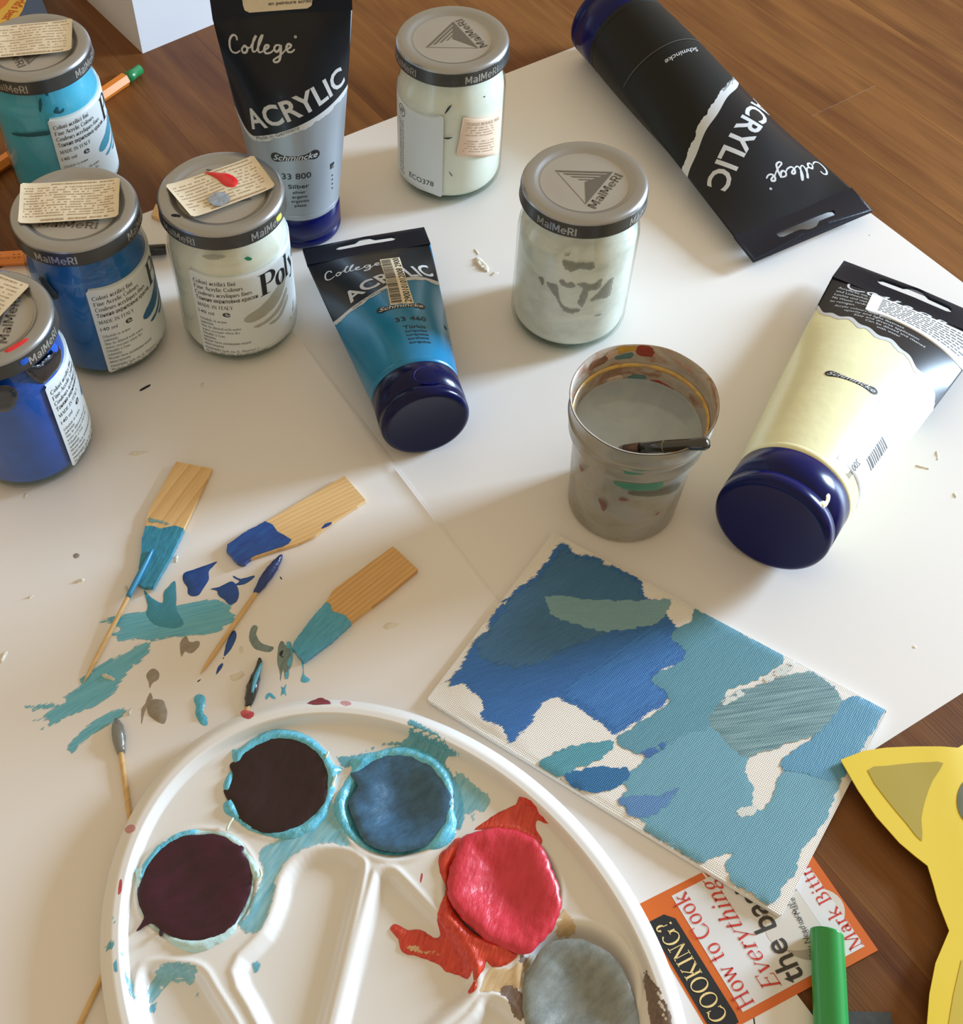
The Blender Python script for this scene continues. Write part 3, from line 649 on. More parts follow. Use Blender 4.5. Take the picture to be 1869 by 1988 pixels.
mpj = lambda off: (lambda P: np.stack([(JR+off)*np.cos(P[:, 0]/JR), (JR+off)*np.sin(P[:, 0]/JR), P[:, 1]], -1))
x1 = math.radians(79.6)*JR
V, F, _ = cdt([(-.008, .0062), (x1-.001, .0062), (x1, .0072), (x1, .0572), (x1-.001, .0582), (-.008, .0582)], .003)
lb = obj('label', mpj(.00012)(V), F, M['jar_label'], e, world=False)
f = Flat(); f.add(text2('ECO378', (math.radians(38)*JR, .0125), (math.radians(70)*JR, .0125), h=.0032)); f.obj('batch_code', M['ink'], lb, mpj(.0002), world=False)
f = Flat(); f.add(text2('AP', (math.radians(20)*JR, .0490), (math.radians(28)*JR, .0490), h=.0036))
f.add(ribbon([(math.radians(24)*JR+.0032*math.cos(t), .0506+.0034*math.sin(t)) for t in np.linspace(0, 2*PI, 14)], .0004))
f.obj('lettering', M['ink'], lb, mpj(.0002), world=False)
f = Flat(); rg = random.Random(4)
for k in range(26):
    z = .0445-.00135*k
    for q in range(3): f.rect(.0085+q*.0020, z-.0003, .0085+q*.0020+rg.uniform(.0006, .0016), z+.0003)
f.obj('small_print', M['ink2'], lb, mpj(.0002), world=False)
def quadmap(c4, W_, H_, off):
    tl, tr, br, bl = [np.array([math.radians(a+180)*JR, z/1000]) for a, z in c4]
    def fn(P):
        s = P[:, 0]/W_; t = P[:, 1]/H_; q = bl+np.outer(s, br-bl)+np.outer(t, tl-bl)+np.outer(s*t, tr-tl-br+bl); return mpj(off)(q)
    return fn
c4 = [(-80.4, 57.3), (-24, 50), (-26, 22.5), (-86.7, 33.7)]; c4[2] = (-28, 22.5); W_, H_ = .030, .024
V, F, _ = cdt([(0, 0), (W_, 0), (W_, H_), (0, H_)], .002)
M['pinksticker'] = plain('pinkish_sticker_paper', (226, 200, 176), .6)
st = obj('price_sticker', quadmap(c4, W_, H_, .00022)(V), F, M['pinksticker'], e, world=False)
f = Flat(); f.add(text2('TOKIO BOUGE 7050', (.0025, .0195), (.026, .0195), h=.0016)); stickerdots(f, .003, .022, .013, .019, 4, 5, .8, .0005); stickerdots(f, .003, .024, .0035, .011, 5, 6, .8, .0005)
f.obj('print', M['sticker_ink'], st, quadmap(c4, W_, H_, .0003), world=False)
for pts in ([(610, 1105), (640, 1040), (680, 1010), (672, 1030), (640, 1075)], [(600, 1330), (690, 1325), (640, 1345)], [(650, 1650), (690, 1700), (670, 1690)], [(980, 935), (1005, 925), (995, 942)]):
    jar_px(e, *JC, c_(pts), pd['dark'], 'dark_hairline_mark', A0=A, am=.0001)
A = -97.
e, lid = jar(*JRR, A, M['p_clear'], 'nearly empty unlabelled jar with grey smudges, behind the water cup', logorot=-94.5, lettering=-141.2, has_label=False)
r_ = lambda pts: crop(pts, 970, 260, .21633)
for k, pts in enumerate([[(350, 1285), (390, 1290), (395, 1330), (380, 1365), (360, 1320)], [(415, 1330), (470, 1340), (520, 1370), (530, 1450), (560, 1530), (620, 1570), (710, 1570), (720, 1590), (660, 1612), (590, 1600), (540, 1540), (500, 1460), (450, 1400)], [(530, 1320), (570, 1310), (600, 1345), (640, 1330), (680, 1370), (640, 1385), (560, 1360)], [(690, 1350), (760, 1335), (830, 1350), (920, 1300), (890, 1390), (800, 1410), (780, 1480), (740, 1550), (700, 1520), (730, 1440), (740, 1380)], [(810, 1500), (880, 1430), (930, 1370), (1020, 1280), (1010, 1350), (990, 1450), (900, 1480)], [(560, 1130), (640, 1150), (760, 1160), (850, 1150), (830, 1220), (720, 1210), (640, 1240), (580, 1200)], [(850, 1635), (900, 1615), (930, 1615), (880, 1640)], [(575, 1065), (600, 1080), (635, 1060), (625, 1095), (590, 1100)]]):
    jar_px(e, *JRR, r_(pts), pd['smudge'], 'grey_smudge', R=JR-.0008, A0=A, seed=k, am=.0006)
# ------------------------------------------------------------------ paint tubes
class Tube:
    def __init__(s, R, Lcap, L, Lc, W_=None, pw=1.3, wr=1.): s.R, s.Lcap, s.L, s.Lc, s.W, s.pw, s.wr = R, Lcap, L, Lc, W_ or PI*R, pw, wr
    def loc(s, xu, v, off=0.):
        R = s.R; ls_ = s.L-s.Lc; xu = np.asarray(xu, float); v = np.asarray(v, float)+0*xu
        Q = PI*R/2; sg = np.where(np.abs(xu) > Q, -1., 1.); xf = np.where(xu > Q, 2*Q-xu, np.where(xu < -Q, -2*Q-xu, xu))
        t = np.clip((v-s.Lcap)/(ls_-s.Lcap), 0, 1)**s.pw
        tl = np.clip((v-s.Lcap)/(ls_-s.Lcap), 0, 1); ta = tl**.85; tb_ = tl**1.9
        a = R+(s.W/2-R)*ta; b = R*(1-tb_)+.0007*tb_; ph = xf/R; t = tl**1.3
        x = a*((1-t)*np.sin(ph)+t*ph/(PI/2)); z = sg*b*np.cos(ph)
        wv = s.wr*.0011*np.array([noise.noise(Vector((p*42, q*30, 3.3+R*100))) for p, q in zip(np.atleast_1d(xf), np.atleast_1d(v))])*np.clip(t*1.6-.25, 0, 1)*(1-np.clip((t-.9)*10, 0, 1))*np.cos(ph)
        z = z+sg*wv
        # approximate outward normal for the print offset
        nx = np.sin(ph)*(1-t*.8); nz = sg*np.maximum(np.cos(ph), .25); nn = np.sqrt(nx*nx+nz*nz)
        return np.stack([x+off*nx/nn, v, z+off*nz/nn], -1)
    def map(s, off): return lambda P: s.loc(P[:, 0], P[:, 1], off)
def tubething(T, Mx, name, label, bodymat, vb, printmat=None, strip=True, capmat=None, sw=1.):
    e = empty(name, (0, 0, 0), label, 'paint tube', 'acrylic paint tubes', M=Mx)
    Q = PI*T.R/2; ls_ = T.L-T.Lc
    V, F = grid(96, 60, lambda u, v: T.loc(-2*Q+4*Q*u, T.Lcap-.001+(ls_+.0005-T.Lcap+.001)*v, 0.), wrap=True)
    obj('tube_body', V, F, bodymat, e, world=False)
    V, F = lathe([(T.R-.001, T.Lcap-.001), (T.R+.0004, T.Lcap), (T.R+.0005, T.Lcap+.0022), (T.R+.0001, T.Lcap+.003)], 72, 'y'); obj('collar', V, F, bodymat, e, world=False)
    R = T.R+.0002; sm = T.Lcap*.28
    pr = [(.0001, .0006), (R-.004, .0005), (R-.0030, 0), (R-.0016, .0003), (R-.0004, .0013), (R, .0026), (R, sm), (R-.0004, sm+.0002), (R-.0004, sm+.0005), (R+.0001, sm+.0008), (R+.0001, T.Lcap-.0008), (R-.0006, T.Lcap-.0001), (R-.003, T.Lcap)]
    V, F = lathe(pr, 96, 'y'); obj('cap', V, F, capmat or M['navy'], e, world=False)
    # crimped flat end with a hanging hole
    hw = .0155*T.R/.0205; y0 = ls_; yc = y0+T.Lc*.56; hh = T.Lc*.13
    hole = smooth([(-hw, yc), (-hw+hh, yc-hh), (0, yc-hh), (hw-hh, yc-hh), (hw, yc), (hw-hh, yc+hh), (hw*.35, yc+hh), (hw*.15, yc+hh*2.1), (-hw*.15, yc+hh*2.1), (-hw*.35, yc+hh), (-hw+hh, yc+hh)], 2)
    W2 = T.W/2
    bend = lambda x: .0022*np.sin(x*55+T.R*70)*(1 if T.wr > .5 else .3)
    slab('crimped_end', [(-W2, y0-.001), (W2, y0-.001), (W2, T.L), (-W2, T.L)], M['crimp'], e, zt=lambda x, y: .0008+bend(x)*(y-y0)/T.Lc, zb=lambda x, y: -.0008+bend(x)*(y-y0)/T.Lc, step=.003, holes=[hole], world=False)
    # black upper print, following the torn-edge boundary
    V, F = grid(128, 40, lambda u, v: T.loc(-2*Q+4*Q*u, vb(-2*Q+4*Q*u)*(1-v)+(ls_+.0002)*v, .00010), wrap=True)
    obj('black_print', V, F, printmat or M['blackprint'], e, world=False)
    if strip:
        def low(u): return vb(u)-.0006-(.0022*sw+.0012*np.array([noise.noise(Vector((x*260, 2.2, T.R*9)))+.5*noise.noise(Vector((x*900, 2.2, T.R*9))) for x in np.atleast_1d(u)]))*T.R/.0205
        V, F = grid(200, 5, lambda u, v: T.loc(-2*Q+4*Q*u, vb(-2*Q+4*Q*u)*(1-v)+low(-2*Q+4*Q*u)*v, .00012), wrap=True)
        obj('white_torn_edge', V, [f_[::-1] for f_ in F], M['whiteprint'], e, world=False)
    return e
def college(x0, y0, w_, h_):
    """handwritten word built from strokes"""
    S = [[(.14, .78), (.13, .95), (.08, 1.0), (.02, .80), (.00, .45), (.03, .25), (.10, .22), (.17, .34)],
         [(.24, .56), (.20, .40), (.22, .26), (.27, .30), (.29, .45), (.26, .56), (.24, .54), (.31, .48), (.34, .50)],
         [(.34, .50), (.42, .85), (.44, .98), (.40, .80), (.37, .50), (.38, .32), (.43, .36)],
         [(.43, .36), (.50, .72), (.54, 1.0), (.49, .80), (.46, .50), (.47, .30), (.53, .34)],
         [(.53, .36), (.60, .46), (.62, .56), (.58, .58), (.55, .42), (.57, .26), (.64, .28), (.69, .38)],
         [(.79, .56), (.73, .56), (.70, .42), (.73, .30), (.78, .40), (.80, .56), (.79, .25), (.76, -.05), (.70, -.12), (.68, -.02), (.78, .15), (.85, .32)],
         [(.85, .34), (.93, .44), (.95, .54), (.91, .58), (.88, .44), (.90, .28), (.95, .26), (1.0, .36)]]
    f = []
    for s in S:
        f.append(ribbon([(x0+a*w_, y0+b*h_) for a, b in s], [h_*.07, h_*.10, h_*.09, h_*.06]))
    f.append(ribbon([(x0+w_*1.03+h_*.04*math.cos(t), y0+h_*.85+h_*.04*math.sin(t)) for t in np.linspace(0, 2*PI, 8)], h_*.04, 2))
    return f
def pill(cx, cy, w_, h_):
    r = h_/2; return [(cx-w_/2+r+r*math.cos(t), cy+r*math.sin(t)) for t in np.linspace(PI/2, 3*PI/2, 7)]+[(cx+w_/2-r+r*math.cos(t), cy+r*math.sin(t)) for t in np.linspace(-PI/2, PI/2, 7)]
def subdiv_map(f, T, off): return T.map(off)
def logo_pill(e, T, cx, cy, w_, h_, ang=0., off=0.00016):
    ca, sa = math.cos(ang), math.sin(ang); rot = lambda V: np.stack([cx+(V[:, 0]-cx)*ca-(V[:, 1]-cy)*sa, cy+(V[:, 0]-cx)*sa+(V[:, 1]-cy)*ca], -1)
    V, F, _ = cdt(pill(cx, cy, w_, h_), .002)
    b = obj('maker_badge', T.map(off)(rot(V)), F, M['ink'], e, world=False)
    f = Flat(); V, F = text2('Schmincke', (cx-w_*.45, cy-h_*.27), (cx+w_*.45, cy-h_*.27), h=h_*.58, bold=.012, shear=.35); f.add((rot(V), F))
    f.obj('lettering', M['whiteprint'], b, T.map(off+.00009), world=False)
def band_text(e, T, col, colx, coly, colw, colh, a0, a1, ah, mig=None, migh=.0018, mat=None):
    mat = mat or M['whiteprint']
    f = Flat()
    for r in college(colx, coly, colw, colh): f.add(r)
    f.obj('script_lettering', mat, e, T.map(.00024), world=False)
    V, F = text2('ACRYLIC', a0, a1, h=ah, bold=.022); f = Flat(); f.add(gridcut(V, F, .0022))
    f.obj('lettering', mat, e, T.map(.00024), world=False)
    if mig:
        f = Flat(); f.add(text2('Made in Germany', mig[0], mig[1], h=migh)); f.obj('origin_print', M['ink2'], e, T.map(.00022), world=False)
T120 = Tube(.0205, .0205, .134, .0135)
def vb120(u): return np.where(u > -.020, .0665+.36*(u+.020), .0665+((-.020-u)/.011)**2*.010) if True else u
def vbper(f, Q):
    def g(u):
        u = np.asarray(u, float); a = f(np.array([-1.52*Q]))[0] if False else None
        v = f(np.clip(u, -Q, Q)); l, r = f(np.array([-Q]))[0], f(np.array([Q]))[0]
        k = np.where(u > Q, (u-Q)/(2*Q), np.where(u < -Q, (u+Q+2*Q)/(2*Q), 0)); back = r+(l-r)*k
        return np.where(np.abs(u) > Q, back, v)
    return g
M['b_silver'] = plain('silver_grey_plastic', (150, 158, 166), .38, metal=.25, coat=.2)
M['b_turq'] = plain('turquoise_plastic', (4, 118, 164), .3, metal=.1, coat=.15, var=.12, vs=35)
M['b_cream'] = plain('cream_tube_plastic', (232, 228, 182), .35, coat=.35, var=.03, vs=60, bump=.0002, bscale=120)
M['b_black'] = plain('soft_black_plastic', (24, 25, 24), .5, spec=.22)
# standing silver tube
T = Tube(.0205, .0205, .145, .0190, wr=.8)
bx, by = -.0464, .523; n = np.array([-bx, -by]); n /= np.linalg.norm(n); nr = np.array([n[0], n[1], 0]); X = np.cross([0, 0, 1], nr)
Mx = Matrix([[X[0], 0, nr[0], bx], [X[1], 0, nr[1], by], [X[2], 1, nr[2], .0006], [0, 0, 0, 1]])
g = vbper(vb120, PI*.0205/2)
e = tubething(T, Mx, 'paint_tube', 'silver grey acrylic tube standing upright on its navy cap', M['b_silver'], lambda u: g(u))
band_text(e, T, None, -.0262, .1065, .0300, .0110, (-.0203, .0705), (.0290, .0885), .0100, ((-.0180, .0652), (.0028, .0732)))
logo_pill(e, T, -.0004, .0580, .0226, .0050)
f = Flat(); f.add(text2('33 800', (-.0075, .0460), (.0060, .0460), h=.0032, bold=.008))
for k, (s, wd) in enumerate([('Silber', .0098), ('silver', .0062), ('argent', .0072), ('argento', .0086), ('plata', .0058)]):
    f.add(text2(s, (-.0002-wd/2, .0405-.0027*k-(.0004 if k else 0)), (-.0002+wd/2, .0405-.0027*k-(.0004 if k else 0)), h=.0023 if k == 0 else .0016, bold=.01))
f.poly([(.0165, .0458), (.0192, .0458), (.0192, .0462), (.0170, .0462), (.0170, .0484), (.0165, .0488)]); f.poly([(.0165, .0488), (.0192, .0488), (.0192, .0475), (.0170, .0462)])
for k in range(4): f.poly([(.0178+.0007*math.cos(t)*(1 if q % 2 else .45), .0415-.0026*k+.0007*math.sin(t)*(1 if q % 2 else .45)) for q, t in enumerate(np.linspace(0, 2*PI, 10, endpoint=False))])
f.obj('colour_print', M['ink'], e, T.map(.00016), world=False)
V, F, _ = cdt([(-.0150, .1292), (.0115, .1292), (.0135, .1305), (.0140, .1330), (.0140, .1400), (-.0175, .1400), (-.0175, .1330), (-.0170, .1305)], .003)
hs = obj('cream_hang_tag', np.column_stack([V[:, 0], V[:, 1], 0*V[:, 0]+.0034]), F, M['sticker'], e, world=False)
f = Flat(); f.add(text2('en peinture acrilic', (-.0060, .1322), (.0138, .1322), h=.0017, bold=.008)); f.obj('lettering', M['ink'], hs, lambda P: np.column_stack([P, 0*P[:, 0]+.0036]), world=False)
# lying tubes
def lyingM(T, x, y, yaw, zc, z0=.0004):
    yw = math.radians(yaw); sz = (zc-T.R)/T.L; c = math.sqrt(1-sz*sz)
    Y = np.array([math.cos(yw)*c, math.sin(yw)*c, sz]); X = np.array([math.sin(yw), -math.cos(yw), 0]); Z = np.cross(X, Y)
    return Matrix([[X[0], Y[0], Z[0], x], [X[1], Y[1], Z[1], y], [X[2], Y[2], Z[2], T.R+z0+.0003], [0, 0, 0, 1]])
T = Tube(.0205, .0205, .1322, .0125, wr=1.2)
def vt(u): return np.where(u > -.022, .0735+.0+.34*(u+.022)-.0022*np.sin((u+.022)*130), .0735+((-.022-u)/.010)**2*.002)
g2 = vbper(vt, PI*.0205/2)
e = tubething(T, lyingM(T, .0151, .3624, 102.26, .0169), 'paint_tube', 'turquoise acrylic tube lying with a barcode strip stuck on it', M['b_turq'], lambda u: g2(u), capmat=M['cap_navy'])
band_text(e, T, None, -.0255, .1010, .0290, .0085, (-.0175, .0770), (.0290, .0935), .0090, ((-.0170, .0712), (.0000, .0772)))
logo_pill(e, T, .0030, .0612, .0220, .0048)
f = Flat(); f.add(text2('33 460', (-.0020, .0490), (.0118, .0490), h=.0030, bold=.008))
for k, (s, wd) in enumerate([('T\u00fcrkis', .0098), ('turquoise', .0098), ('turquoise', .0100), ('turchese', .0096), ('turquesa', .0098)]):
    f.add(text2(s, (.0002, .0430-.0027*k), (.0002+wd, .0430-.0027*k), h=.0023 if k == 0 else .0017, bold=.01))
f.poly([(.0240, .0508), (.0266, .0508), (.0266, .0534), (.0240, .0534)])
for k in range(4): f.poly([(.0253+.0007*math.cos(t)*(1 if q % 2 else .45), .0460-.0030*k+.0007*math.sin(t)*(1 if q % 2 else .45)) for q, t in enumerate(np.linspace(0, 2*PI, 10, endpoint=False))])
f.obj('colour_print', M['ink'], e, T.map(.00016), world=False)
stc = [np.array(p) for p in ((.0032, .1088), (.0129, .1082), (.0088, .0626), (-.0014, .0628))]
def smap(off):
    def fn(P):
        s, t = P[:, 0], P[:, 1]; q = stc[3]+np.outer(s, stc[2]-stc[3])+np.outer(t, stc[0]-stc[3])+np.outer(s*t, stc[1]-stc[0]-stc[2]+stc[3]); return T.map(off)(q)
    return fn
V, F, _ = cdt([(0, 0), (1, 0), (1, 1), (0, 1)], .08)
st = obj('barcode_sticker', smap(.0004)(V), F, M['sticker'], e, world=False)
f = Flat(); rg = random.Random(8); y = .02
while y < .97:
    h = rg.choice([.006, .006, .012, .018]); f.rect(.04, y, .50, min(y+h, .98), 2); y += h+rg.choice([.006, .010, .014])
V, F = textgeo('2900101012008 2900', bold=.01); W0 = V[:, 0].max(); f.add((np.stack([.92-V[:, 1]/.70*.30, .02+V[:, 0]/W0*.96], -1), F))
f.obj('barcode', M['ink'], st, smap(.00052), world=False)
Vn, Fn = lathe([(.0001, .0), (.004, .0002), (.0056, .0008), (.006, .0011)], 32)   # thumb notch of the cap
Vn = Vn*np.array([1.05, .95, 1.]); ang = .16
Vn = np.stack([Vn[:, 0], Vn[:, 1]+.0105, (T.R-.0006)+Vn[:, 2]-Vn[:, 0]**2/(2*T.R)], -1); Vn = np.stack([Vn[:, 0]*math.cos(ang)+Vn[:, 2]*math.sin(ang), Vn[:, 1], -Vn[:, 0]*math.sin(ang)+Vn[:, 2]*math.cos(ang)], -1)
obj('thumb_notch', Vn, Fn, plain('bright_navy_plastic', (10, 22, 108), .28, coat=.1), e, world=False)
# cream tube, seen from its back
T = Tube(.025, .0230, .1880, .0160, wr=.7)
def vc(u): return .1445-.43*(u+.0385)+.0012*np.sin(u*260)+.0010*np.sin(u*610)
g3 = vbper(vc, PI*.025/2)
e = tubething(T, lyingM(T, .1572, .2984, 54.8, .0100), 'paint_tube', 'cream coloured acrylic tube lying right of the water cup', M['b_cream'], lambda u: g3(u))
f = Flat()
for r in college(-.0300, .1640, .052, .0125): f.add(r)
f.obj('lettering', M['whiteprint'], e, T.map(.0002), world=False)
f = Flat()
for k, s in enumerate(['Acrylfarbe mit guter Deckkraft', 'und Lichtechtheit.', 'Leichte und vielseitige Anwendung.', 'Mit Wasser verd\u00fcnnbar und', 'zu reinigen.', 'Acrylic colours with good', 'opacity and light fastness', 'Easy and diverse application', 'Can be diluted and cleaned', 'with water']):
    x = -.0335+(.0 if k < 5 else .0038+(k-5)*.0060); z = .1640-.0033*k-(.0006 if k > 4 else 0)
    f.add(text2(s, (x, z), None, h=.0018, width=len(s)*.00125, res=1) if False else text2(s, (x, z), (x+len(s)*.00108, z), h=.0019, res=2))
f.obj('description', M['whiteprint'], e, T.map(.00022), world=False)
logo_pill(e, T, -.0012, .0812, .0222, .0048)
sc = [np.array(p) for p in ((-.0175, .1690), (.0390, .1690), (.0390, .1430), (-.0150, .1490))]
def qm(c, off):
    def fn(P):
        s, t = P[:, 0], P[:, 1]; q = c[3]+np.outer(s, c[2]-c[3])+np.outer(t, c[0]-c[3])+np.outer(s*t, c[1]-c[0]-c[2]+c[3]); return T.map(off)(q)
    return fn
V, F, _ = cdt([(0, 0), (1, 0), (1, 1), (0, 1)], .05); st = obj('white_sticker', qm(sc, .0006)(V), F, M['white_sticker'], e, world=False)
f = Flat(); rg = random.Random(2)
for k in range(8):
    x = .10
    while x < .86:
        w_ = rg.uniform(.02, .07); f.rect(x, .86-.095*k, x+w_, .90-.095*k); x += w_+.012
f.obj('small_print', M['ink2'], st, qm(sc, .0007), world=False)
V, F, _ = cdt(smooth([(.0105, .0300), (.0375, .0300), (.0390, .0340), (.0390, .1080), (.0370, .1120), (.0105, .1150)], 1), .003)
wp = obj('white_back_panel', T.map(.00016)(V), F, M['card_white'], e, world=False)
f = Flat(); y = .0440
for h in (.0006, .0016, .0006, .0006, .0010, .0006, .0016, .0006, .0006, .0010): f.rect(.0215, y, .0275, y+h, 3); y += h+.0010
V, F = textgeo('200 ml'); f.add((np.stack([.0205-V[:, 1]*.0045, .0400+(-V[:, 0]+V[:, 0].max())*.0042-.012], -1), F))
f.obj('barcode', M['ink2'], wp, T.map(.00026), world=False)
cb = smooth([(.0145, .0050), (.0175, .0040), (.0185, .0075), (.0180, .0110), (.0160, .0130), (.0150, .0100), (.0160, .0080)], 3)
patch('paint_drop', cb, plain('cream_paint', (240, 234, 196), .3, coat=.6), e, t=.0008, w=.0006, step=.001, fmap=lambda P: np.stack([(T.R+P[:, 2])*np.sin(P[:, 0]/T.R), P[:, 1], (T.R+P[:, 2])*np.cos(P[:, 0]/T.R)], -1), world=False)
# black tube at the top right
T = Tube(.025, .0230, .2000, .0170, wr=.8)
def vk(u): return .0940+.62*(u+.0275)+.0005*np.sin(u*300)
g4 = vbper(vk, PI*.025/2)
e = tubething(T, lyingM(T, .1325, .6743, -62.75, .0071), 'paint_tube', 'black acrylic tube lying over the paper corner, cap at the top edge', M['b_black'], lambda u: g4(u), sw=1.9)
band_text(e, T, None, -.0365, .1555, .0400, .0125, (-.0292, .1060), (.0330, .1465), .0120, ((-.0250, .0895), (-.0050, .1020)), .0024)
f = Flat(); f.add(text2('Schmincke', (-.0105, .0690), (.0105, .0700), h=.0030, bold=.01, shear=.3)); f.obj('maker_lettering', M['whiteprint'], e, T.map(.00016), world=False)
V, F = grid(60, 4, lambda u, v: T.loc(-.036+.072*u, .0615+.0006*v, .0003)); obj('label_edge', V, F, plain('dark_grey_edge', (70, 72, 72), .5), e, world=False)
# ------------------------------------------------------------------ water cup
CPX, CPY, CR, CH, CB = .1024, .3326, .0303, .0701, .0241
cup = empty('water_cup', (CPX, CPY, .0004), 'paint-stained translucent plastic cup of grey rinse water on the right sheet', 'cup')
def prof_o(): return [(.0001, .0004), (CB-.003, .0), (CB-.001, .0005), (CB, .002), (.0262, .044), (.0266, .0475), (.0284, .0500), (.0289, .0515), (.0289, .0570), (.0296, .0580), (.0296, .0590), (.0292, .0600), (CR-.0003, .0690), (CR, CH)]
V1, F1 = lathe(prof_o(), 96)
ins = [(CR-.0002, CH+.0002), (CR-.0009, CH), (.0290, .0625), (.0284, .0605), (.0276, .0590), (.0268, .0560), (.0265, .0520), (.0260, .0480), (.0254, .040)]
V2, F2 = lathe(ins, 96)
# slightly uneven rim
def wob(V):
    a = np.arctan2(V[:, 1], V[:, 0]); k = np.clip((V[:, 2]-.060)/.010, 0, 1); V = V.copy(); V[:, 2] += k*.0003*np.sin(3*a+1)+k*.0002*np.sin(7*a); return V
M['cup_out'] = murky('stained_clear_plastic', [(.25, (138, 124, 104)), (.45, (154, 150, 134)), (.6, (158, 156, 150)), (.8, (128, 140, 124))], 45, .25, alpha=.95)
M['cup_in'] = murky('paint_caked_inner_wall', [(.22, (96, 112, 104)), (.34, (150, 112, 84)), (.45, (176, 164, 150)), (.60, (158, 150, 138)), (.70, (176, 112, 72)), (.80, (150, 66, 50))], 60, .4)
obj('cup_wall', wob(V1), F1, M['cup_out'], cup, world=False); obj('inner_wall', wob(V2), F2, M['cup_in'], cup, world=False)
V, F = lathe([(.0274, .0588), (.0271, .0594), (.0273, .0602), (.0281, .0606)], 96); obj('yellowed_ring', V, F, murky('ochre_paint_ring', [(.3, (168, 120, 50)), (.5, (214, 176, 84)), (.7, (176, 150, 110))], 120), cup, world=False)
V, F = lathe([(.0293, .0600), (.0300, .0606), (.0293, .0612)], 96); obj('rim_ridge', V, F, M['cup_out'], cup, world=False)
k_ = lambda pts: crop(pts, 1050, 640, .22136)
stain = {'g': plain('green_paint_stain', (70, 138, 108), .4, alpha=.85), 'r': plain('maroon_paint_stain', (128, 74, 66), .4, alpha=.8), 'd': plain('dark_olive_stain', (96, 92, 74), .5, alpha=.8)}
def cup_patch(pts, m, R, seed):
    P = np.array([((cyl(p, CPX, CPY, R)[0])*R, cyl(p, CPX, CPY, R)[1]-.0004) for p in pts])
    patch('paint_stain', rough(smooth(P, 3), .0004, .0007, seed), m, cup, t=.0002, step=.0015, fmap=lambda Q: np.stack([(R+.0002+Q[:, 2])*np.cos(Q[:, 0]/R), (R+.0002+Q[:, 2])*np.sin(Q[:, 0]/R), Q[:, 1]], -1), world=False)
cup_patch(k_([(730, 1215), (800, 1215), (920, 1225), (940, 1250), (860, 1270), (740, 1262)]), stain['g'], .0291, 1)
cup_patch(k_([(630, 1330), (760, 1340), (900, 1350), (1060, 1330), (1050, 1390), (900, 1410), (720, 1390)]), stain['g'], .0270, 2)
cup_patch(k_([(760, 1420), (900, 1425), (1080, 1400), (1220, 1330), (1190, 1400), (1060, 1450), (900, 1460), (790, 1450)]), stain['d'], .0268, 3)
cup_patch(k_([(510, 1470), (540, 1500), (580, 1545), (550, 1590), (520, 1540)]), stain['r'], .0262, 4)
cup_patch(k_([(690, 1475), (740, 1480), (770, 1495), (700, 1500)]), stain['r'], .0262, 5)
cup_patch(k_([(1005, 1615), (1035, 1590), (1030, 1610), (1010, 1625)]), stain['r'], .0258, 6)
cup_patch(k_([(340, 1180), (380, 1230), (350, 1240)]), stain['r'], .0270, 7)
wt = [(0.0001, .0520), (.010, .0520), (.020, .0520), (.0258, .0521), (.0266, .0524)]
V, F = lathe(wt, 72); V2, F2 = lathe([(.0270, .0555), (.0255, .042)], 72)
wm = murky('cloudy_rinse_water', [(.3, (146, 160, 168)), (.6, (164, 176, 182))], 30, .08); 
water = obj('water', V+np.array([CPX, CPY, .0004]), F, wm, None, world=False); tag(water, 'cloudy grey rinse water filling the stained plastic cup', 'water')
def cylfar(pt, x, y, R):
    d = U(pt)-CAM; ox, oy = -x, -y
    a = d[0]**2+d[1]**2; b = 2*(ox*d[0]+oy*d[1]); c = ox*ox+oy*oy-R*R
    t = (-b+math.sqrt(max(b*b-4*a*c, 0)))/(2*a); X = CAM+t*d
    return math.atan2(X[1]-y, X[0]-x), X[2]
def in_patch(pts, m, R, seed):
    P = np.array([(lambda q: (q[0]*R, q[1]-.0004))(cylfar(p, CPX, CPY, R)) for p in k_(pts)])
    patch('inner_paint_stain', rough(smooth(P, 3), .0005, .0007, seed), m, cup, t=.0002, step=.0015, fmap=lambda Q: np.stack([(R-.0004-Q[:, 2])*np.cos(Q[:, 0]/R), (R-.0004-Q[:, 2])*np.sin(Q[:, 0]/R), Q[:, 1]], -1), world=False)
sc_ = lambda n, c1, c2: paintm(n, c1, c2, 0, .8, .4, .2, sx=500., sy=300.)
mr, my, mt_, mb, mp_k = sc_('brick_red_stain', (140, 50, 40), (164, 66, 50)), sc_('ochre_yellow_stain', (196, 148, 50), (214, 170, 70)), sc_('dull_teal_stain', (84, 120, 120), (96, 134, 134)), sc_('warm_brown_stain', (124, 84, 60), (146, 104, 78)), sc_('pinkish_beige_stain', (206, 176, 156), (220, 196, 178))
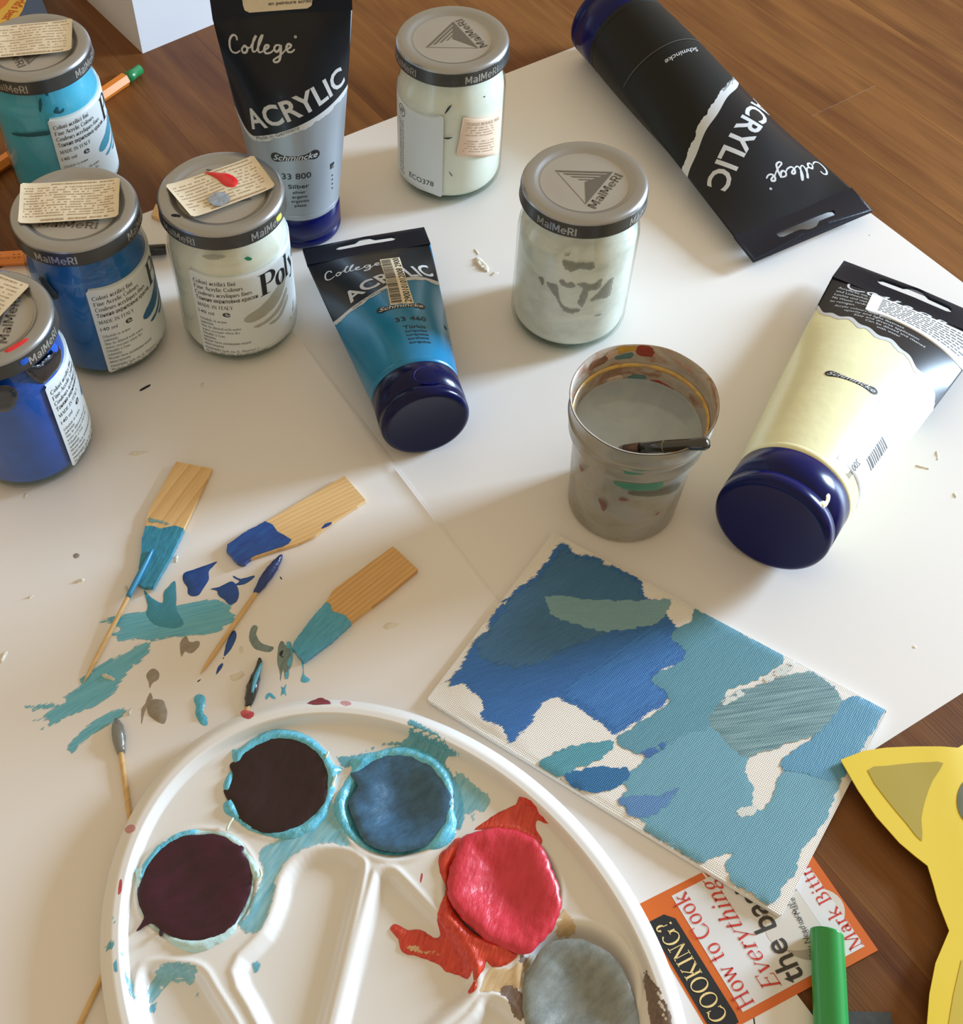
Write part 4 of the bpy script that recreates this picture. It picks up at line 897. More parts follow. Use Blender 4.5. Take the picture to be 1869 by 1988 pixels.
for k, (pts, m_, R_) in enumerate([([(840, 140), (900, 130), (980, 150), (1010, 220), (1000, 270), (930, 285), (860, 260), (820, 200)], mr, .0297), ([(650, 150), (760, 135), (850, 140), (830, 175), (740, 200), (660, 215)], my, .0297), ([(630, 235), (700, 205), (800, 190), (820, 240), (740, 290), (640, 290)], mt_, .0296), ([(420, 300), (500, 250), (560, 215), (600, 230), (560, 300), (470, 350), (400, 390)], mb, .0296), ([(560, 200), (640, 170), (690, 175), (640, 240), (580, 270)], mp_k, .0296), ([(330, 440), (360, 400), (370, 450), (330, 500)], my, .0296), ([(560, 330), (720, 300), (880, 300), (1040, 330), (1180, 390), (1270, 450), (1180, 430), (1020, 370), (880, 340), (720, 340)], mr, .0292), ([(870, 300), (910, 280), (930, 320), (900, 335)], my, .0292), ([(1230, 400), (1300, 420), (1260, 450), (1250, 430)], mb, .0295), ([(1330, 560), (1400, 540), (1440, 620), (1380, 640)], mb, .0293)]): in_patch(pts, m_, R_, k)
for k, (pts, m_) in enumerate([([(920, 425), (1020, 430), (1120, 470), (1200, 530), (1180, 545), (1080, 510), (960, 460)], mr), ([(760, 390), (900, 385), (930, 430), (860, 445), (760, 430)], mt_), ([(440, 510), (540, 460), (560, 480), (500, 530), (450, 560)], mr), ([(1200, 560), (1290, 620), (1340, 700), (1300, 690), (1230, 620)], my), ([(1360, 790), (1400, 780), (1410, 860), (1370, 920), (1360, 860)], mr), ([(560, 430), (700, 390), (740, 430), (600, 465)], mp_k)]): in_patch(pts, m_, .0271, 20+k)
# brush resting on the rim
p0 = U((1212, 872), .0525)[...]; p1 = U((1374, 861), .0740)
br = empty('paintbrush', tuple(p0), 'short black paintbrush leaning out of the rinse water over the cup rim', 'brush')
d = (p1-p0); pts = [p0+d*t for t in (0.0, .12, .2, .45, .5, .53, .8, .96, 1.0)]
V, F = tube(pts[2:], [.0023, .0025, .0027, .0026, .0025, .0027, .0020], 20); obj('handle', V, F, plain('gloss_black_lacquer', (24, 25, 23), .18, coat=.8), br)
V, F = tube(pts[:3], [.0019, .0022, .0024], 20); obj('ferrule', V, F, plain('brown_metal_ferrule', (96, 74, 62), .4, metal=.4), br)
V, F = tube([pts[0]-d*.12, pts[0]-d*.04, pts[0]], [.0003, .0016, .0019], 16); obj('bristles', V, F, plain('wet_bristles', (120, 110, 104), .6), br)
V, F = tube([pts[4]-d*.005, pts[4]+d*.01], [.00275, .00275], 20); obj('handle_ring', V, F, plain('pale_ring', (120, 120, 110), .4), br)
# ------------------------------------------------------------------ canvas board with the blue painting
cc = U(np.array([(1075, 1032), (1722, 1378), (1520, 1780), (825, 1355)], float), .004)[:, :2]
cen = cc.mean(0); a_ = math.radians(-35.95); ex = np.array([math.cos(a_), math.sin(a_)]); ey = np.array([-ex[1], ex[0]]); hw, hh = .0772, .0499
CZ = .0043
M['canvas'] = None
m, nt, b = nodes('primed_canvas'); setin(b, {'Base Color': (*lin((238, 234, 226)), 1), 'Roughness': .75}); bumpn(nt, b, weave(nt), .00011); M['canvas'] = m
cv = empty('canvas_board', (cen[0], cen[1], .0006), 'small white canvas board with abstract blue and teal brushstrokes', 'canvas board')
def cxy(x, y): return cen+ex*x+ey*y
def rr(hw, hh, r): 
    o = []
    for sx, sy, t0 in ((1, 1, 0), (-1, 1, PI/2), (-1, -1, PI), (1, -1, 1.5*PI)):
        for k in range(4): t = t0+k*PI/6; o.append(cxy(sx*(hw-r)+r*math.cos(t), sy*(hh-r)+r*math.sin(t)))
    return o
def ctop(x, y):
    q = np.stack([x-cen[0], y-cen[1]], -1); u = np.abs(q@ex); v = np.abs(q@ey); m_ = np.minimum(hw-u, hh-v); return CZ-.0009*np.clip(1-m_/.0012, 0, 1)**2
slab('board', rr(hw, hh, .0015), M['canvas'], cv, zt=ctop, zb=lambda x, y: 0*x+.0012, step=.006)
V_ = rr(hw-.0015, hh-.0015, .001); slab('backing', V_, M['card_white'], cv, zt=lambda x, y: 0*x+.0030, zb=lambda x, y: 0*x+.0009)
def cs(pts, name, c1, c2, ang, dry, zl, seed=0, sm=3, amp=.0010, **k):
    P = U(np.array(crop(pts, 800, 1020, .50294)), CZ)[:, :2]
    # keep on the board
    q = P-cen; P = cen+np.outer(np.clip(q@ex, -hw+.0004, hw-.0004), ex)+np.outer(np.clip(q@ey, -hh+.0004, hh-.0004), ey)
    O = rough(smooth(P, sm), amp, .0009, seed)
    q = O-cen; O = cen+np.outer(np.clip(q@ex, -hw+.0003, hw-.0003), ex)+np.outer(np.clip(q@ey, -hh+.0003, hh-.0003), ey)
    mt = paintm(name+'_paint', c1, c2, ang, dry, .5, .08, True, relief=.00012, **k)
    return patch('brushstroke', O, mt, cv, t=.00008, w=.0006, base=lambda x, y: ctop(x, y)+zl, step=.0022)
cs([(570, 70), (605, 70), (635, 110), (700, 110), (750, 150), (800, 155), (890, 200), (900, 260), (940, 300), (1030, 390), (1080, 480), (1070, 530), (960, 570), (1010, 660), (900, 740), (830, 790), (780, 815), (740, 780), (640, 710), (540, 670), (500, 700), (470, 760), (420, 810), (370, 860), (350, 790), (310, 775), (260, 745), (270, 690), (220, 640), (190, 620), (130, 615), (150, 580), (200, 520), (230, 450), (290, 400), (290, 360), (350, 290), (400, 240), (470, 190), (520, 130), (545, 90)], 'mid_blue', (40, 98, 164), (50, 112, 180), 20, 2.6, 0, 1)
cs([(575, 80), (605, 78), (640, 115), (700, 118), (800, 160), (880, 205), (890, 260), (900, 300), (860, 380), (760, 420), (640, 470), (500, 540), (380, 560), (260, 520), (240, 450), (300, 380), (360, 290), (480, 200), (550, 100)], 'dark_teal_blue', (54, 104, 146), (64, 116, 160), 30, 6., .00005, 2)
cs([(930, 385), (1000, 410), (1045, 480), (1035, 515), (930, 580), (985, 655), (900, 735), (780, 800), (650, 705), (560, 665), (600, 600), (720, 520), (820, 440)], 'bright_blue', (40, 104, 172), (58, 122, 188), 35, 7., .00007, 3)
cs([(500, 285), (560, 270), (700, 285), (860, 290), (960, 285), (1005, 290), (985, 330), (960, 370), (880, 395), (800, 412), (700, 405), (600, 375), (540, 350), (520, 310)], 'sage_grey', (116, 158, 172), (126, 168, 180), 0, 1., .00014, 4)
cs([(1090, 325), (1130, 320), (1280, 400), (1435, 485), (1420, 540), (1330, 600), (1220, 640), (1200, 720), (1180, 780), (1130, 810), (1050, 825), (970, 865), (880, 885), (820, 860), (770, 830), (830, 790), (900, 740), (980, 690), (980, 650), (910, 590), (960, 560), (1040, 520), (1050, 480), (990, 440), (1010, 400), (1070, 370)], 'teal', (84, 140, 158), (94, 150, 168), 40, 1., .00012, 5)
cs([(1530, 560), (1560, 560), (1630, 620), (1660, 670), (1650, 730), (1600, 790), (1480, 840), (1350, 880), (1280, 905), (1230, 860), (1170, 800), (1130, 750), (1165, 690), (1240, 645), (1400, 590)], 'streaky_grey_teal', (76, 116, 124), (134, 168, 172), 8, 2., .00016, 6, sx=900., sy=40.)
cs([(1690, 660), (1740, 655), (1800, 690), (1822, 712), (1800, 760), (1740, 860), (1690, 930), (1640, 990), (1520, 965), (1420, 940), (1450, 880), (1540, 820), (1600, 760), (1640, 700)], 'sky_blue', (82, 144, 176), (90, 150, 182), 60, .8, .00020, 7)
cs([(1100, 750), (1190, 745), (1240, 820), (1300, 880), (1285, 950), (1320, 1010), (1310, 1080), (1340, 1095), (1380, 1060), (1420, 950), (1500, 950), (1640, 960), (1650, 1010), (1610, 1100), (1570, 1180), (1500, 1260), (1490, 1330), (1430, 1400), (1380, 1470), (1330, 1455), (1310, 1420), (1240, 1390), (1220, 1350), (1200, 1310), (1230, 1270), (1160, 1285), (1100, 1325), (1020, 1280), (940, 1230), (865, 1180), (900, 1150), (850, 1120), (800, 1060), (830, 1020), (790, 990), (830, 960), (900, 900), (1000, 820)], 'light_teal', (100, 154, 174), (108, 162, 180), 40, 1.2, .00010, 8)
cs([(770, 1070), (830, 1040), (950, 1040), (1040, 1000), (1010, 1060), (960, 1110), (880, 1135), (820, 1120), (820, 1090)], 'slate_blue', (78, 124, 176), (90, 134, 182), 30, 2., .00022, 9)
cs([(865, 885), (960, 840), (1040, 798), (1020, 830), (940, 885), (900, 900)], 'indigo', (50, 96, 160), (60, 110, 170), 30, 1., .00022, 10)
cs([(565, 975), (620, 950), (700, 935), (840, 940), (830, 970), (800, 1010), (700, 1032), (620, 1020), (580, 1000)], 'deep_blue', (28, 98, 150), (36, 108, 160), 8, .6, .00022, 11)
cs([(480, 920), (520, 890), (620, 850), (740, 830), (790, 840), (770, 870), (700, 920), (640, 940), (570, 980), (520, 965), (490, 945)], 'sea_teal', (72, 142, 160), (86, 156, 170), 20, .8, .00018, 12)
cs([(1240, 1120), (1290, 1080), (1340, 1090), (1300, 1130)], 'chalk_white', (206, 212, 208), (220, 220, 212), 30, 1., .00024, 13)
cs([(1190, 680), (1250, 640), (1330, 610), (1430, 540), (1480, 510), (1500, 530), (1400, 600), (1290, 650), (1210, 700)], 'chalk_white', (200, 212, 210), (222, 222, 214), 25, 1.2, .00024, 14)
# ------------------------------------------------------------------ palette
PC = np.array([-.0069, .1228]); pax = np.array([[.618, -.7862], [-.7862, -.618]])   # columns: axes
e1v, e2v = pax[:, 0], pax[:, 1]; PA, PB = .1171, .0908
def prad(a):  # ellipse radius in world direction a
    d = np.stack([np.cos(a), np.sin(a)], -1); return 1/np.sqrt((d@e1v)**2/PA**2+(d@e2v)**2/PB**2)
def pxw(pts, z=.006): return U(np.array(pts, float), z)[:, :2]
c5 = lambda pts: crop(pts, 180, 1320, .39593)
c6 = lambda pts: crop(pts, 700, 1480, .35313)
tro = [pxw(c5([(700, 1430), (840, 1250), (905, 1100), (935, 980), (1000, 890), (1100, 845), (1220, 845), (1300, 885), (1320, 950), (1240, 1300), (1130, 1750), (1040, 2150), (980, 2150), (830, 1700)])),
       pxw(c5([(1380, 1000), (1400, 950), (1460, 940)])+c6([(230, 650), (400, 830), (560, 1000), (630, 1180), (590, 1300), (380, 1480), (150, 1700), (-60, 1800)])+c5([(1100, 2150), (1190, 1750), (1300, 1300)])),
       pxw(c6([(620, 1400), (680, 1310), (760, 1310), (860, 1400), (920, 1560), (800, 1750), (500, 1900), (300, 1900), (250, 1780), (450, 1560)])),
       pxw(c5([(255, 1750), (225, 1600), (238, 1440), (300, 1395), (420, 1400), (530, 1425), (600, 1530), (730, 1750), (900, 2150), (600, 2250), (330, 2050)]))]
tro = [smooth(t, 3) for t in tro]
wells = [(-.0468, .1955, .0200), (-.0755, .1572, .0212), (-.0025, .1865, .0210), (.0355, .1545, .0215), (.0600, .1210, .0205), (.0450, .0850, .02), (.0100, .0620, .02), (-.0350, .0600, .02), (-.0740, .0780, .02)]
def sstep(x): x = np.clip(x, 0, 1); return x*x*(3-2*x)
def pheight(x, y):
    P = np.stack([np.asarray(x, float).ravel(), np.asarray(y, float).ravel()], -1); q = P-PC; r = np.linalg.norm(q, axis=1); a = np.arctan2(q[:, 1], q[:, 0])
    d = prad(a)-r
    z = np.full(len(P), .0062)
    for t in tro[:4]:
        sd = seg_dist(P, t)*np.where(inside(P, t), 1, -1)
        z = z-.0040*sstep((sd+.0002)/.0045)+.0007*np.exp(-((sd+.0012)/.0011)**2)
    for wx, wy, wr in wells:
        rr_ = np.hypot(P[:, 0]-wx, P[:, 1]-wy); z = z-np.where(rr_ < wr, .0053*sstep((wr-rr_)/.006), 0)+.0006*np.exp(-((rr_-wr-.0008)/.0010)**2)
    z = np.maximum(z, .0008)
    rim = np.where(d < .0068, .0082+.0028*np.sin(PI/2*np.clip(d/.0050, 0, 1)), 0)
    k = sstep((d-.0068)/.0030); z = np.where(d < .0068, rim, .0110*(1-k)+z*k)
    return z.reshape(np.shape(x))
pal = empty('paint_palette', (PC[0], PC[1], .0015), 'round white plastic palette with wells of dried maroon, blue, red and grey paint', 'palette')
nA, nR = 620, 150
rs_ = np.concatenate([np.linspace(0.002, .88, nR-46), np.linspace(.885, 1, 46)])
V = []
A_ = np.arange(nA)*2*PI/nA; pr_ = prad(A_)
for r in rs_:
    x = PC[0]+pr_*r*np.cos(A_); y = PC[1]+pr_*r*np.sin(A_); V.append(np.stack([x, y, pheight(x, y)+.0012], -1))
for dr, z in ((.0004, .0083), (.0005, .0074), (.0001, .0070), (-.0012, .0068), (-.0022, .0055), (-.0030, .0012)):
    V.append(np.stack([PC[0]+(pr_+dr)*np.cos(A_), PC[1]+(pr_+dr)*np.sin(A_), np.full(nA, z+.0010)], -1))
nr_ = len(V); V = np.concatenate(V); F = []
for j in range(nr_-1):
    for i in range(nA): a = j*nA+i; b = j*nA+(i+1) % nA; F.append((a, a+nA, b+nA, b))
F.append(list(range(nA)))
M['pal'] = plain('white_glossy_plastic', (228, 226, 222), .22, coat=.3, sss=.0)
obj('tray', V, F, M['pal'], pal)
pb = lambda dz: (lambda x, y: pheight(x, y)+.0012+dz)
pdm = {
 'maroon': paintm('dried_dark_maroon_paint', (34, 10, 14), (42, 14, 20), 60, 0, .42, .05, sx=200., sy=80., relief=.0004),
 'plum': paintm('dried_plum_paint', (46, 4, 24), (62, 8, 36), 20, 0, .4, .08, sx=220., sy=80., relief=.0004),
 'blue': paintm('dried_metallic_blue_paint', (40, 78, 104), (56, 104, 138), 30, 0, .42, .3, sx=300., sy=120., relief=.0005),
 'red': paintm('crimson_paint', (196, 34, 50), (218, 56, 78), 70, 0, .4, .3, sx=260., sy=120., relief=.0007),
 'scarlet': paintm('orange_red_paint', (190, 34, 26), (226, 76, 44), 70, 0, .35, .4, sx=900., sy=90., relief=.0006),
 'grey': paintm('dried_metallic_grey_paint', (112, 118, 114), (140, 146, 142), 40, 0, .36, .3, sx=250., sy=100., relief=.0005),
 'cyan': paintm('thick_cyan_paint', (76, 178, 212), (120, 206, 228), 50, 0, .35, .4, sx=500., sy=160., relief=.0008),
 'aqua': paintm('pale_aqua_paint', (180, 222, 226), (206, 236, 238), 20, 0, .35, .4, sx=300., sy=120., relief=.0008),
 'wash': paintm('thin_teal_wash', (100, 184, 208), (156, 212, 222), 55, 2.5, .4, .2, alpha=.75, sx=700., sy=90.),
 'wash2': paintm('thin_teal_streaks', (64, 152, 182), (116, 190, 208), 65, 2.2, .4, .2, alpha=.85, sx=1400., sy=60.),
 'ochre': paintm('thin_ochre_wash', (214, 172, 104), (232, 206, 160), 55, 2., .4, .2, alpha=.7, sx=700., sy=90.),
 'brown': paintm('brown_smear', (112, 90, 80), (140, 120, 108), 60, 1.5, .4, .1, alpha=.85, sx=900., sy=100.),
 'pink': paintm('pale_pink_stain', (214, 130, 136), (220, 150, 152), 0, 0, .4, .1, alpha=.6),
 'rose': paintm('rose_red_stain', (190, 50, 66), (206, 84, 92), 0, 0, .35, .3, alpha=.9, relief=.0003),
 'wine': paintm('wine_red_stain', (110, 22, 42), (150, 60, 76), 0, 1.2, .3, .3, sx=900., sy=120.),
}
def pp(pts, m, t=.0006, w=.0008, z=.0062, seed=0, amp=.0003, step=.0014, name='paint_smear', sm=3, dz=0., bump=0.0002, bs=260., label=None):
    return patch(name, rough(smooth(pxw(pts, z), sm), amp, .0009, seed), pdm[m], pal, t=t, w=w, base=pb(dz), step=step, bump=bump, bs=bs, label=label)
# thin washes first, then thick rims, then the dried pools
pp(c5([(860, 800), (1100, 700), (1180, 600), (1230, 700), (1280, 830), (1180, 820), (1080, 825), (1000, 870), (930, 940), (890, 1100), (830, 1230), (760, 1260), (700, 1200), (760, 1100), (830, 960), (800, 860)]), 'wash', .0001, seed=1)
pp(c5([(1540, 215), (1640, 260), (1720, 310), (1825, 410), (1760, 390), (1740, 420), (1800, 520), (1830, 640), (1800, 760), (1740, 680), (1740, 480), (1640, 380), (1480, 335), (1380, 350), (1300, 400), (1240, 450), (1190, 380), (1290, 370), (1420, 310), (1540, 290)]), 'wash2', .0002, seed=2)
pp(c6([(560, 60), (640, 130), (720, 200), (690, 300), (640, 280), (620, 350), (590, 300), (530, 320), (510, 200), (500, 60)]), 'wash', .0001, seed=22)
pp(c5([(380, 1390), (500, 1400), (540, 1430), (500, 1500), (530, 1540), (510, 1570), (460, 1500), (380, 1500), (300, 1600), (260, 1560), (300, 1440)]), 'wash', .0001, z=.003, seed=3)
for k, pts in enumerate([[(780, 1385), (830, 1380), (825, 1440), (790, 1445)], [(850, 1320), (880, 1300), (870, 1330)], [(390, 1615), (410, 1620), (400, 1665), (385, 1655)], [(270, 1590), (320, 1580), (310, 1640), (270, 1640)]]): pp(c5(pts), 'wash2', .0001, z=.003, seed=30+k)
pp(c5([(80, 1280), (115, 1270), (112, 1320), (60, 1345), (50, 1320)]), 'wash2', .0001, z=.011, seed=4)
pp(c5([(130, 1180), (150, 1300), (170, 1420), (210, 1500), (225, 1560), (190, 1560), (150, 1450), (125, 1300)]), 'wash2', .0001, z=.009, seed=5)
pp(c5([(95, 1160), (118, 1150), (120, 1200), (98, 1200)]), 'wash2', .0001, z=.011, seed=6)
pp(c5([(90, 1390), (130, 1370), (140, 1440), (100, 1450)]), 'wash2', .0001, z=.011, seed=7)
pp(c5([(880, 252), (970, 250), (1050, 278), (1110, 320), (1155, 370), (1180, 420), (1225, 440), (1200, 480), (1185, 560), (1160, 640), (1130, 700), (1060, 755), (960, 790), (860, 775), (760, 740), (700, 690), (650, 660), (640, 620), (665, 590), (640, 540), (660, 480), (690, 440), (685, 350), (720, 345), (790, 290)]), 'cyan', .0022, .0012, seed=8, bump=.0005)
pp(c5([(480, 745), (560, 748), (640, 755), (720, 790), (760, 850), (800, 900), (825, 935), (820, 980), (790, 990), (785, 1060), (760, 1130), (715, 1200), (700, 1240), (640, 1290), (560, 1330), (490, 1345), (400, 1310), (340, 1250), (270, 1200), (230, 1120), (215, 1010), (210, 940), (250, 920), (300, 840), (380, 780)]), 'aqua', .0020, .0012, seed=9, bump=.0005)
pp(c5([(225, 1000), (240, 930), (300, 845), (370, 785), (450, 750), (520, 742), (500, 790), (380, 850), (290, 960), (260, 1040)]), 'cyan', .0024, .0010, seed=10)
pp(c5([(1400, 355), (1500, 330), (1620, 350), (1720, 420), (1765, 520), (1770, 640), (1785, 700), (1770, 780), (1710, 830), (1620, 840), (1500, 860), (1380, 850), (1280, 800), (1200, 700), (1185, 600), (1230, 520), (1270, 450), (1260, 400), (1320, 370)]), 'cyan', .0022, .0014, seed=11, bump=.0006)
def pool(pts, m, depth, t, name, label=None, seed=0, z=.0085, amp=.00025, bump=.00025, dome=None):
    O = rough(smooth(pxw(pts, z), 3), amp, .0010, seed); V, F, _ = cdt(O, .0013); e_ = seg_dist(V, O); c = V.mean(0)
    R_ = np.max(e_); k = np.clip(e_/R_, 0, 1)
    zz = .0086+t*(1-np.exp(-e_/.0006))-depth*sstep((k-.12)/.85)
    zz += bump*np.array([noise.noise(Vector((x*140, y*140, seed*1.3)))+.6*noise.noise(Vector((x*420, y*420, seed*2.3)))*(1-.6*kk) for (x, y), kk in zip(V, k)])*np.minimum(1, e_/.001)
    return obj(name, np.column_stack([V, zz]), F, pdm[m], pal, label=label)
pool(c5([(985, 270), (1050, 295), (1110, 345), (1150, 395), (1165, 440), (1150, 500), (1160, 550), (1135, 620), (1080, 670), (1000, 722), (930, 752), (850, 752), (780, 728), (718, 680), (700, 620), (665, 592), (640, 545), (665, 525), (688, 470), (672, 430), (682, 405), (722, 392), (732, 350), (800, 303), (880, 276)]), 'maroon', .0012, .0006, 'paint_pool', 'very dark maroon dried paint', 1)
pool(c5([(590, 755), (650, 770), (700, 800), (742, 822), (738, 850), (770, 900), (782, 960), (775, 1030), (750, 1100), (700, 1190), (660, 1240), (570, 1285), (490, 1292), (400, 1265), (330, 1225), (285, 1195), (215, 1235), (240, 1190), (250, 1160), (222, 1080), (222, 1010), (250, 930), (300, 860), (370, 800), (450, 765), (520, 760)]), 'plum', .0014, .0006, 'paint_pool', 'dark plum dried paint', 2)
pool(c5([(1400, 378), (1500, 350), (1600, 362), (1680, 402), (1740, 480), (1762, 570), (1755, 660), (1705, 760), (1620, 820), (1500, 845), (1400, 830), (1330, 790), (1285, 700), (1255, 600), (1300, 520), (1260, 460), (1320, 440)]), 'blue', .0042, .0006, 'paint_pool', 'metallic steel blue dried paint', 3, bump=.0003)
pp(c6([(870, 205), (930, 240), (990, 310), (1030, 355), (970, 325), (965, 380), (1000, 440), (960, 470), (820, 420), (700, 380), (620, 380), (700, 320), (780, 270), (850, 240)]), 'scarlet', .0008, seed=12, step=.001)
pp(c6([(470, 480), (540, 420), (600, 520), (520, 700), (560, 860), (700, 980), (860, 1050), (800, 1120), (720, 1130), (690, 1100), (672, 1150), (640, 1200), (640, 1250), (600, 1278), (590, 1262), (620, 1205), (612, 1145), (590, 1185), (540, 1160), (470, 1140), (430, 1100), (330, 1060), (230, 1030), (205, 960), (160, 905), (190, 872), (260, 910), (330, 905), (400, 950), (440, 935), (420, 870), (440, 780), (470, 700), (430, 600), (430, 520)]), 'scarlet', .0012, seed=13, step=.001, bump=.0005)
pp(c6([(240, 990), (330, 1000), (430, 1030), (470, 1060), (400, 1060), (250, 1030)]), 'ochre', .0002, seed=14, dz=.0011)
pp(c6([(1095, 790), (1180, 880), (1190, 940), (1130, 960), (1060, 950), (1080, 880)]), 'ochre', .0002, seed=15)
pp(c6([(700, 1130), (800, 1130), (900, 1080), (950, 1040), (960, 1080), (900, 1180), (890, 1260), (760, 1280), (650, 1275), (660, 1220)]), 'ochre', .0002, seed=16)
pp(c6([(860, 1070), (910, 1060), (930, 1090), (900, 1150), (870, 1120)]), 'brown', .0003, seed=17)
pp(c6([(750, 1250), (820, 1210), (900, 1290), (900, 1420), (850, 1420), (800, 1330)]), 'brown', .0003, seed=18)
pp(c6([(1540, 1160), (1570, 1150), (1620, 1250), (1690, 1400), (1700, 1500), (1600, 1500), (1560, 1300)]), 'brown', .0002, seed=19)
pool(c6([(560, 412), (640, 380), (760, 358), (880, 380), (960, 420), (1020, 500), (1060, 600), (1095, 700), (1102, 800), (1065, 905), (1000, 985), (920, 1055), (820, 1040), (700, 985), (600, 905), (530, 830), (480, 740), (480, 620), (520, 500)]), 'red', .0052, .0018, 'paint_pool', 'bright crimson paint', 4, bump=.00045, amp=.0005)
pool(c6([(1000, 1020), (1060, 985), (1160, 968), (1260, 990), (1370, 1050), (1440, 1130), (1485, 1230), (1515, 1330), (1530, 1440), (1500, 1560), (1350, 1640), (1150, 1650), (980, 1580), (905, 1440), (890, 1330), (895, 1240), (930, 1130)]), 'grey', .0040, .0006, 'paint_pool', 'metallic grey dried paint', 5)
pp(c5([(722, 150), (745, 138), (785, 150), (790, 180), (765, 198), (735, 180)]), 'rose', .0004, z=.011, seed=40, name='paint_drop', amp=.0001)
pp(c5([(1050, 110), (1075, 88), (1120, 75), (1165, 95), (1172, 120), (1130, 130), (1070, 130)]), 'wine', .0003, z=.011, seed=41, name='paint_drop')
pp(c5([(1215, 100), (1245, 92), (1270, 120), (1240, 135), (1215, 120)]), 'pink', .0001, z=.011, seed=42, name='paint_drop')
pp(c5([(155, 720), (180, 708), (210, 722), (208, 745), (180, 757), (158, 742)]), 'pink', .0001, z=.011, seed=43, name='paint_drop', amp=.0001)
pp(c5([(135, 990), (146, 988), (144, 1040), (132, 1058), (127, 1050)]), 'rose', .0003, z=.011, seed=44, name='paint_drop', amp=.0001)
pp(c5([(335, 1235), (352, 1240), (350, 1270), (335, 1270)]), 'maroon', .0006, seed=45, name='paint_drop', amp=.0001, dz=.002)
for k, pts in enumerate([[(1610, 955), (1618, 960), (1610, 1000), (1604, 990)]]): pp(c5(pts), 'rose', .0002, seed=46, name='paint_drop', amp=.0001)
M['fibre'] = plain('pale_dried_strand', (216, 224, 204), .5)
for a, b_, c in ([(655, 740), (670, 705), (690, 675)], [(1170, 520), (1185, 490), (1195, 462)], [(1140, 385), (1150, 365), (1155, 350)], [(800, 985), (825, 960), (818, 925)]):
    P = curve(U(np.array(c5([a, b_, c])), .0098), 4); V, F = tube(P, [.0002]+[.0005]*(len(P)-2)+[.0002], 6); obj('dried_paint_strand', V, F, M['fibre'], pal)
# ------------------------------------------------------------------ smears on the left sheet
s1 = lambda pts: crop(pts, 0, 860, .31180)
s2 = lambda pts: crop(pts, 340, 880, .28169)
sm = {
 'teal': paintm('teal_brushed_paint', (88, 170, 200), (118, 192, 212), 12, 2.2, .5, .1, sx=1500., sy=70.),
 'teal2': paintm('teal_brushed_paint_diagonal', (90, 166, 190), (120, 190, 206), 38, 2.4, .5, .1, sx=1500., sy=70.),
 'tealblob': paintm('sea_green_paint', (54, 140, 168), (68, 152, 178), 60, 0, .5, .1, relief=.0002),
 'royal': paintm('royal_blue_paint', (2, 62, 142), (4, 78, 160), 40, 0, .35, .3, relief=.0002, sx=400., sy=150.),
 'taupe': paintm('taupe_grey_paint', (140, 130, 116), (156, 146, 132), 40, 0, .45, .2, relief=.0004, sx=400., sy=200.),
 'cyan': paintm('bright_cyan_paint', (74, 174, 212), (96, 192, 224), 70, 0, .4, .3, relief=.0006, sx=700., sy=150.),
 'greygreen': paintm('grey_green_paint', (108, 126, 124), (128, 150, 150), 60, 0, .4, .2, relief=.0005, sx=700., sy=150.),
 'dark': plain('dark_ink_fleck', (36, 38, 44), .4), 'chip': plain('dried_white_paint_chip', (222, 216, 200), .45)}
def ps(pts, m, t=.0003, seed=0, amp=.0003, name='paint_smear', step=.002, parent=None, bump=.0001, dz=0., label=None, smn=3):
    O = rough(smooth(pxw(pts, ZP), smn), amp, .0009, seed)
    return patch(name, O, sm[m], parent or ls, t=t, w=.0005, base=lambda x, y: 0*x+.00078+dz, step=step, bump=bump, bs=400, label=label)
ps(s1([(600, 1110), (660, 1080), (760, 1060), (880, 1040), (1100, 1000), (1330, 965), (1400, 985), (1450, 1005), (1440, 1050), (1480, 1075), (1465, 1120), (1400, 1150), (1370, 1180), (1250, 1200), (1100, 1215), (950, 1240), (830, 1225), (700, 1260), (680, 1245), (720, 1215), (690, 1190), (740, 1160), (690, 1130), (620, 1130)]), 'teal', .00008, 1, .0006, label='broad horizontal teal smear')
ps(s1([(930, 1230), (942, 1300), (880, 1370), (820, 1410), (760, 1500), (690, 1590), (560, 1660), (430, 1710), (270, 1795), (215, 1780), (300, 1740), (150, 1735), (260, 1690), (400, 1610), (390, 1580), (500, 1500), (470, 1475), (560, 1420), (600, 1380), (800, 1290), (830, 1260)]), 'teal2', .00008, 2, .0006, label='long diagonal teal smear')
ps(s1([(150, 1640), (250, 1620), (370, 1600), (400, 1625), (300, 1665), (200, 1680)]), 'teal2', .00006, 21, .0006)
ps(s1([(400, 1910), (440, 1850), (520, 1770), (620, 1700), (720, 1660), (800, 1635), (790, 1680), (740, 1720), (640, 1790), (560, 1840), (500, 1890), (450, 1945)]), 'teal2', .00008, 3, .0004, label='curved teal smear')
ps(s1([(895, 918), (940, 960), (1010, 998), (1020, 930), (1050, 895), (1090, 860), (1097, 960), (1100, 1040), (1145, 1130), (1060, 1155), (960, 1130), (910, 1070), (920, 1010)]), 'tealblob', .0003, 4, .0001, dz=.0001, label='horned sea green blob')
ps(s1([(1350, 738), (1330, 765), (1300, 800), (1300, 850), (1270, 900), (1240, 945), (1200, 955), (1170, 940), (1165, 900), (1140, 860), (1145, 810), (1200, 790), (1270, 765)]), 'royal', .0006, 5, .0001, label='royal blue drop')
ps(s1([(1310, 910), (1360, 898), (1400, 880), (1445, 862), (1480, 900), (1487, 950), (1470, 990), (1430, 1008), (1400, 980), (1360, 950), (1350, 920)]), 'royal', .0006, 6, .0001, label='royal blue drop', dz=.0001)
ps(s1([(1455, 826), (1500, 845), (1580, 825), (1575, 845), (1520, 880), (1455, 885), (1490, 862), (1455, 840)]), 'royal', .0004, 7, .0001)
